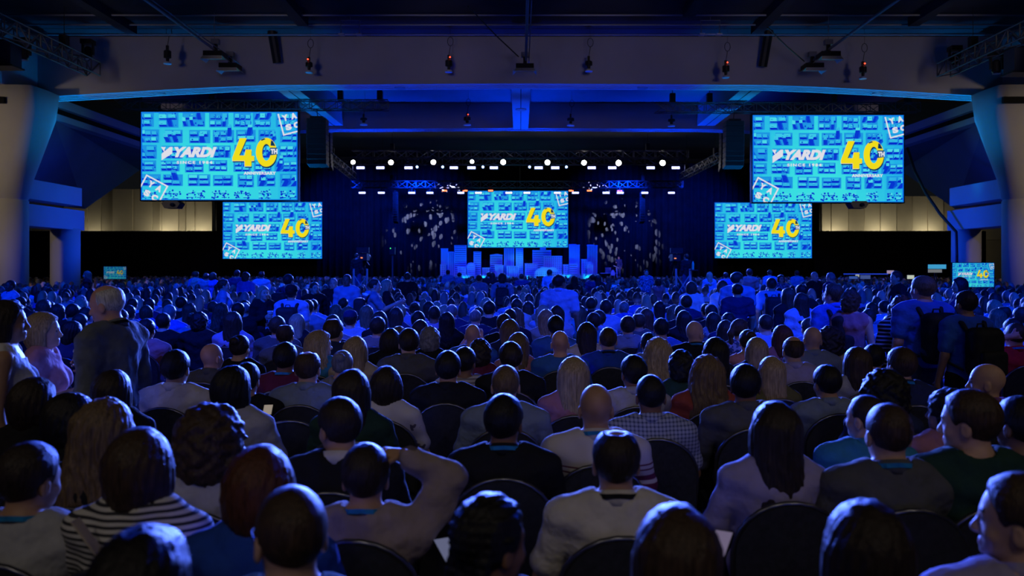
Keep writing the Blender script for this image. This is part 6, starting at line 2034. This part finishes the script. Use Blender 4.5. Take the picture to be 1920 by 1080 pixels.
def backpack(x, y, z, rz, s, mat, label):
    o = thing('backpack', label, 'backpack', (x, y, z), rz, 'backpacks', (s, s, s))
    if not PACK:
        def rb(w, d0, d1, z0, z1, r=0.05):
            g = (axis(-w / 2 - 0.05, w / 2 + 0.05, 0.014, []), axis(min(d0, d1) - 0.05, max(d0, d1) + 0.05, 0.014, []), axis(z0 - 0.05, z1 + 0.05, 0.014, []))
            X, Y, Z = g[0][:, None, None], g[1][None, :, None], g[2][None, None, :]
            q = [np.abs(X) - (w / 2 - r), np.abs(Y - (d0 + d1) / 2) - (abs(d1 - d0) / 2 - r), np.abs(Z - (z0 + z1) / 2) - ((z1 - z0) / 2 - r)]
            Fd = np.sqrt(sum(np.maximum(a, 0) ** 2 for a in q)) - r + 0.003 * np.sin(40 * Z) * np.sin(30 * X)
            return np_mesh('backpack_part', *nets(Fd.astype(np.float32), *g))
        PACK['main_bag'] = rb(0.32, -0.36, -0.15, 0.0, 0.47, 0.075)
        PACK['front_pocket'] = rb(0.26, -0.42, -0.33, 0.03, 0.26, 0.04)
        PACK['handle'] = MB().tube([(-0.04, -0.2, 0.46), (-0.03, -0.2, 0.50), (0.03, -0.2, 0.50), (0.04, -0.2, 0.46)], 0.008, 6).mesh('handle', True)
        for i, sx in enumerate((-1, 1)):
            PACK['shoulder_strap%d' % i] = MB().tube([(sx * 0.09, -0.16, 0.40), (sx * 0.115, -0.10, 0.50), (sx * 0.125, 0.0, 0.525), (sx * 0.125, 0.10, 0.46), (sx * 0.14, 0.14, 0.30), (sx * 0.165, 0.05, 0.12), (sx * 0.15, -0.16, 0.06)], [0.02, 0.024, 0.026, 0.026, 0.024, 0.016, 0.012], 8).mesh('shoulder_strap', True)
    for k, me in PACK.items():
        obj(k.rstrip('01'), me, mat, o)


m_pack = surf('backpack_nylon', (0.02, 0.022, 0.025), 0.7, noise=0.2, nscale=30, bump=0.2, bscale=120)
m_cup = surf('paper_cup', (0.6, 0.52, 0.45), 0.6)
m_lid = surf('cup_lid', (0.75, 0.75, 0.75), 0.4)


def cup(p, label, s=1.0):
    o = thing('coffee_cup', label, 'cup', p, 0, 'coffee cups')
    obj('cup_body', MB().lathe([(0.028 * s, -0.055), (0.04 * s, 0.055)], 16), m_cup, o)
    obj('sleeve', MB().lathe([(0.034 * s, -0.025), (0.0395 * s, 0.025)], 16), surf('cup_sleeve', (0.25, 0.16, 0.1), 0.8), o)
    obj('lid', MB().lathe([(0.043 * s, 0.055), (0.043 * s, 0.065), (0.036 * s, 0.075)], 16), m_lid, o)


for (px, py, wp, sex, arms, rot, yaw, pitch, hair, hc, top, tc, skin, ex, label) in STANDING:
    ht = (1.748 if sex == 'm' else 1.36 + 0.268 * 0.94) + BIG.get(hair, 0.0) + 0.01
    d = F * 0.165 / wp
    s = (HC - (py - VY) * d / F) / ht
    s = min(1.10, max(0.88, s))
    x = (px - VX) / F * d
    o, pr = person(x, d, 0, 'stand', sex, arms, rot, yaw, pitch, hair, hc, top, tc, label, s, 1.0 if 'big' not in label and 'broad' not in label else 1.12, skin, ex, 'standing audience', d < 12, rngp.choice(('jeans', 'black', 'navy')) if 'denim' not in label else 'denim')
    used.append((x, d))
    count += 1
    R = Matrix.Translation((x, d, 0)) @ Matrix.Rotation(math.radians(rot), 4, 'Z') @ Matrix.Scale(s, 4)
    if 'backpack' in label:
        q = R @ Vector((0, pr['piv'][1] - 0.005, pr['piv'][2] - 0.53))
        backpack(q.x, q.y, q.z, math.radians(rot), s, m_pack, 'dark backpack on the back of the ' + ' '.join(label.replace(',', '').split()[:9]))
    if arms == 'hold' and 'pink' not in label:
        q = R @ (Vector(pr['info']['hand+1']) + Vector((-0.045, 0.0, 0.01)))
        cup(q, 'paper coffee cup in the hand of the ' + ' '.join(label.replace(',', '').split()[:8]))


def phone(p, rot, label, glowc=(0.5, 0.6, 0.9), st=0.8, flat=False):
    o = thing('phone', label, 'phone', p, rot, 'lit phones')
    if flat:
        o.rotation_euler = (math.radians(-68), 0, rot)
        o.scale = (0.8, 1, 0.8)
    obj('phone_body', MB().box((-0.036, 0.001, -0.075), (0.036, 0.009, 0.075)), m_dark, o)
    obj('display', MB().box((-0.033, -0.001, -0.07), (0.033, 0.001, 0.07)), glow('phone_%.2f_%.2f' % (glowc[0], st), glowc, st), o)


phone(P(142, 1024, 2.75), 0.2, 'lit white phone beside the striped shirt', (0.9, 0.86, 0.75), 0.7, True)
phone(P(838, 1030, 2.75), 0.5, 'pale phone beside the taupe sweater', (0.35, 0.38, 0.65), 0.3, True)
phone(P(1350, 1018, 2.5), -0.5, 'lilac-lit phone right of the long brown hair', (0.45, 0.36, 0.6), 0.3, True)
phone(P(502, 768, 5.1), 0.2, 'lit phone beside the slate-blue shirt', (0.9, 0.75, 0.6), 0.3, True)
p = PHONE_AT
o = thing('phone', 'phone held up sideways filming the stage', 'phone', p, 0, 'lit phones')
obj('phone_body', MB().box((-0.08, 0.001, -0.04), (0.08, 0.009, 0.04)), m_dark, o)
obj('display', MB().box((-0.076, -0.001, -0.037), (0.076, 0.001, 0.037)), glow('phone_video', (0.05, 0.25, 0.9), 0.8), o)

# stage people and camera crew
person((1160 - VX) / F * 62.3, 62.3, ZS, 'stand', 'm', 'hold', 150, 0, 0, 'buzz', 'dark', 'lc', 'navy', 'presenter in a dark shirt standing at the slim lectern on stage', 1.0, 1.0, 'tan', (), 'people at work', False)
person((674 - VX) / F * 28.8, 28.4, 0.75, 'stand', 'm', 'rest', -30, -10, 0, 'buzz', 'brown', 'l', 'black', 'camera operator in black on the left-hand riser', 0.92, 1.0, 'pink', (), 'people at work', False)
person((1282 - VX) / F * 28.8, 28.4, 0.75, 'stand', 'm', 'rest', 30, 10, 0, 'short', 'black', 'l', 'black', 'camera operator in black on the right-hand riser', 0.90, 1.0, 'tan', (), 'people at work', False)
count += 3

# spare chairs that show between people in the front rows
for px, py, wide, lab in ((820, 778, 0, 'empty black round-backed chair beside the bright blue lanyard'), (1262, 905, 0, 'empty black round-backed chair right of the white shirt'), (1400, 1032, 0, 'black round-backed chair at the bottom right of the long brown hair'), (545, 790, 0, 'empty black round-backed chair behind the man with a pale collar'), (1262, 690, 0, 'empty black round-backed chair by the red top'), (265, 650, 0, 'empty black round-backed chair beside the man in a bright white shirt'), (1500, 915, 0, 'black round-backed chair left of the charcoal polo'), (700, 1045, 0, 'black round-backed chair behind the taupe sweater')):
    y = F * (HC - 0.905) / (py - VY)
    if all(abs((px - VX) / F * y - a) > 0.40 or abs(y + 0.24 - b) > 0.45 for a, b in used):
        chair((px - VX) / F * y, y + 0.24, 0, lab, 'audience chairs')

# ---------------------------------------------------------------- fill the middle rows with single people, the far rows as one crowd
AIS = lambda x, y: (abs(x + 3.9 - 0.0 * y) < 0.55 and y > 7) or (abs(x - 4.0) < 0.6 and y > 6)
hairs_m = [('short', 'black'), ('short', 'dark'), ('short', 'brown'), ('buzz', 'dark'), ('thin', 'brown'), ('fringe', 'grey'), ('short', 'black'), ('full', 'dark'), ('short', 'dark')]
hairs_f = [('long', 'dark'), ('long', 'brown'), ('long', 'blonde'), ('wavy', 'light'), ('bob', 'brown'), ('bob', 'dark'), ('bun', 'dark'), ('curly_short', 'dark'), ('long', 'black'), ('long', 'dark'), ('bob', 'black')]
tops = ['white', 'lightgrey', 'lightblue', 'blue', 'slate', 'navy', 'black', 'charcoal', 'lightblue', 'teal', 'lavender', 'black', 'grey', 'navy']
hn = {'short': 'short', 'buzz': 'cropped', 'thin': 'thinning', 'fringe': 'balding', 'full': 'thick', 'long': 'long', 'wavy': 'wavy', 'bob': 'bobbed', 'bun': 'tied-up', 'curly_short': 'curly'}
tn = {'lightgrey': 'light grey', 'lightblue': 'pale blue'}
y = 7.6
far = []
IND_MAX = 300
while y < 57:
    half = min(0.66 * y + 0.6, 30 if y > 36 else 18.5 if 28 < y else 40)
    x = -half + rngp.uniform(0, 0.5)
    while x < half:
        xx, yy = x + rngp.uniform(-0.05, 0.05), y + rngp.uniform(-0.06, 0.06)
        ok = not AIS(xx, yy) and rngp.random() < (0.95 if y > 9.5 else 0.85)
        if ok and (y < 18):
            ok = all(abs(xx - a) > 0.42 or abs(yy - b) > 0.55 for a, b in used)
        if ok and 26.5 < yy < 30.5 and (abs(xx - (676 - VX) / F * 28) < 1.2 or abs(xx - (1281 - VX) / F * 28) < 1.2):
            ok = False
        if ok and y > 30 and abs(abs(xx) - 19.6) < 1.3 and y < 37:
            ok = False
        if ok:
            if count < IND_MAX:
                sex = 'm' if rngp.random() < 0.5 else 'f'
                hair, hc = rngp.choice(hairs_m if sex == 'm' else hairs_f)
                tc = rngp.choice(tops)
                lab = f"{'man' if sex == 'm' else 'woman'} with {hn[hair]} {'fair' if hc == 'light' else hc} hair in {tn.get(tc, tc)}, {ordn[min(13, int((y - 7.4) / 0.9))]} middle row, {'left of the left aisle' if xx < -3.9 else 'right of the right aisle' if xx > 4.0 else 'between the aisles'}"
                person(xx, yy, 0, 'seat', sex, 'rest', rngp.uniform(-6, 6), rngp.choice((0, 0, 0, 12, -12)), 0, hair, hc, rngp.choice(('s', 'sc', 'l')) if sex == 'm' else rngp.choice(('s', 'l')), tc, lab, rngp.uniform(0.94, 1.05), 1.0, rngp.choice(('light', 'light', 'tan', 'brown', 'pink')), (), 'people in the middle rows', False, 'black')
                count += 1
                if y < 9.8:
                    chair(xx, yy - 0.02, 0, 'black chair of the ' + lab.split(', ')[0] + ', ' + lab.split(', ')[1], 'chairs in the middle rows')
            else:
                far.append((xx, yy))
        x += rngp.uniform(0.5, 0.6)
    y += 0.9


# low but real figures for the far rows, one joined crowd
def far_template(long_hair, sex):
    vs, fs, cs = [], [], []
    def ell(c, r, nu, nv, colf):
        b = len(vs)
        for i in range(nv + 1):
            t = PI * i / nv
            for k in range(nu):
                a = 2 * PI * k / nu
                q = (c[0] + r[0] * math.sin(t) * math.cos(a), c[1] + r[1] * math.sin(t) * math.sin(a), c[2] + r[2] * math.cos(t))
                vs.append(q)
                cs.append(colf(q))
        for i in range(nv):
            for k in range(nu):
                fs.append((b + i * nu + k, b + i * nu + (k + 1) % nu, b + (i + 1) * nu + (k + 1) % nu, b + (i + 1) * nu + k))
    hz = 1.165
    ell((0, -0.055, hz), (0.085, 0.105, 0.12), 9, 6, lambda q: 0 if (q[1] < 0.03 and q[2] > hz - 0.05) or q[2] > hz + 0.05 else 1)
    ell((0, -0.06, 1.03), (0.06, 0.06, 0.07), 7, 2, lambda q: 1)
    if long_hair:
        ell((0, -0.115, 1.06), (0.10, 0.06, 0.20), 8, 4, lambda q: 0)
    b = len(vs)
    rings = [((0.07, 0.07), 1.02), ((0.19, 0.10), 0.985), ((0.235, 0.115), 0.92), ((0.225, 0.13), 0.78), ((0.20, 0.13), 0.60), ((0.2, 0.14), 0.47)]
    n = 9
    for (rx, ry), z in rings:
        for k in range(n):
            a = 2 * PI * k / n
            vs.append((rx * math.cos(a), -0.06 + ry * math.sin(a), z))
            cs.append(2)
    for i in range(len(rings) - 1):
        for k in range(n):
            fs.append((b + i * n + k, b + i * n + (k + 1) % n, b + (i + 1) * n + (k + 1) % n, b + (i + 1) * n + k))
    # chair back
    b = len(vs)
    for x, z in ((-0.21, 0.45), (0.21, 0.45), (0.21, 0.78), (0.12, 0.9), (-0.12, 0.9), (-0.21, 0.78)):
        vs.append((x, -0.24, z)); cs.append(3)
    fs.append(tuple(range(b, b + 4))); fs.append((b, b + 3, b + 4, b + 5))
    return np.array(vs, np.float32), fs, np.array(cs)


T = [far_template(False, 'm'), far_template(True, 'f')]
HC_L = [HAIRC[k] for k in ('black', 'dark', 'dark', 'brown', 'dark', 'light', 'blonde', 'grey', 'black', 'black', 'dark', 'auburn')]
SK_L = [(0.62, 0.38, 0.27), (0.62, 0.38, 0.27), (0.46, 0.26, 0.16), (0.24, 0.12, 0.07)]
AV, AF, AC = [], [], []
nb = 0
for (x, y) in far:
    tv, tf, tcx = T[rngp.random() < 0.45]
    s = rngp.uniform(0.93, 1.06)
    a = rngp.uniform(-0.3, 0.3)
    R = np.array([[math.cos(a), -math.sin(a), 0], [math.sin(a), math.cos(a), 0], [0, 0, 1]], np.float32)
    AV.append((tv * s) @ R.T + np.array([x, y, 0], np.float32))
    AF += [tuple(nb + i for i in f) for f in tf]
    pal = np.array([rngp.choice(HC_L) if rngp.random() > 0.12 else rngp.choice(SK_L), rngp.choice(SK_L), CLOTH[rngp.choice(tops)], (0.015, 0.015, 0.018)], np.float32)
    AC.append(pal[tcx])
    nb += len(tv)
me = bpy.data.meshes.new('far_crowd')
me.from_pydata(np.concatenate(AV).tolist(), [], AF)
ca = me.color_attributes.new('Col', 'FLOAT_COLOR', 'POINT')
ca.data.foreach_set('color', np.concatenate([np.concatenate(AC), np.ones((nb, 1), np.float32)], 1).astype(np.float32).ravel())
me.polygons.foreach_set('use_smooth', [True] * len(me.polygons))
mc, nt, bs = nodes_of('far_crowd')
at = nt.nodes.new('ShaderNodeAttribute')
at.attribute_name = 'Col'
nt.links.new(at.outputs['Color'], bs.inputs['Base Color'])
bs.inputs['Roughness'].default_value = 0.65
cr = obj('far_crowd', me, mc)
cr['kind'] = 'stuff'
cr['label'] = 'dense far rows of seated audience stretching to the stage'
cr['category'] = 'crowd'
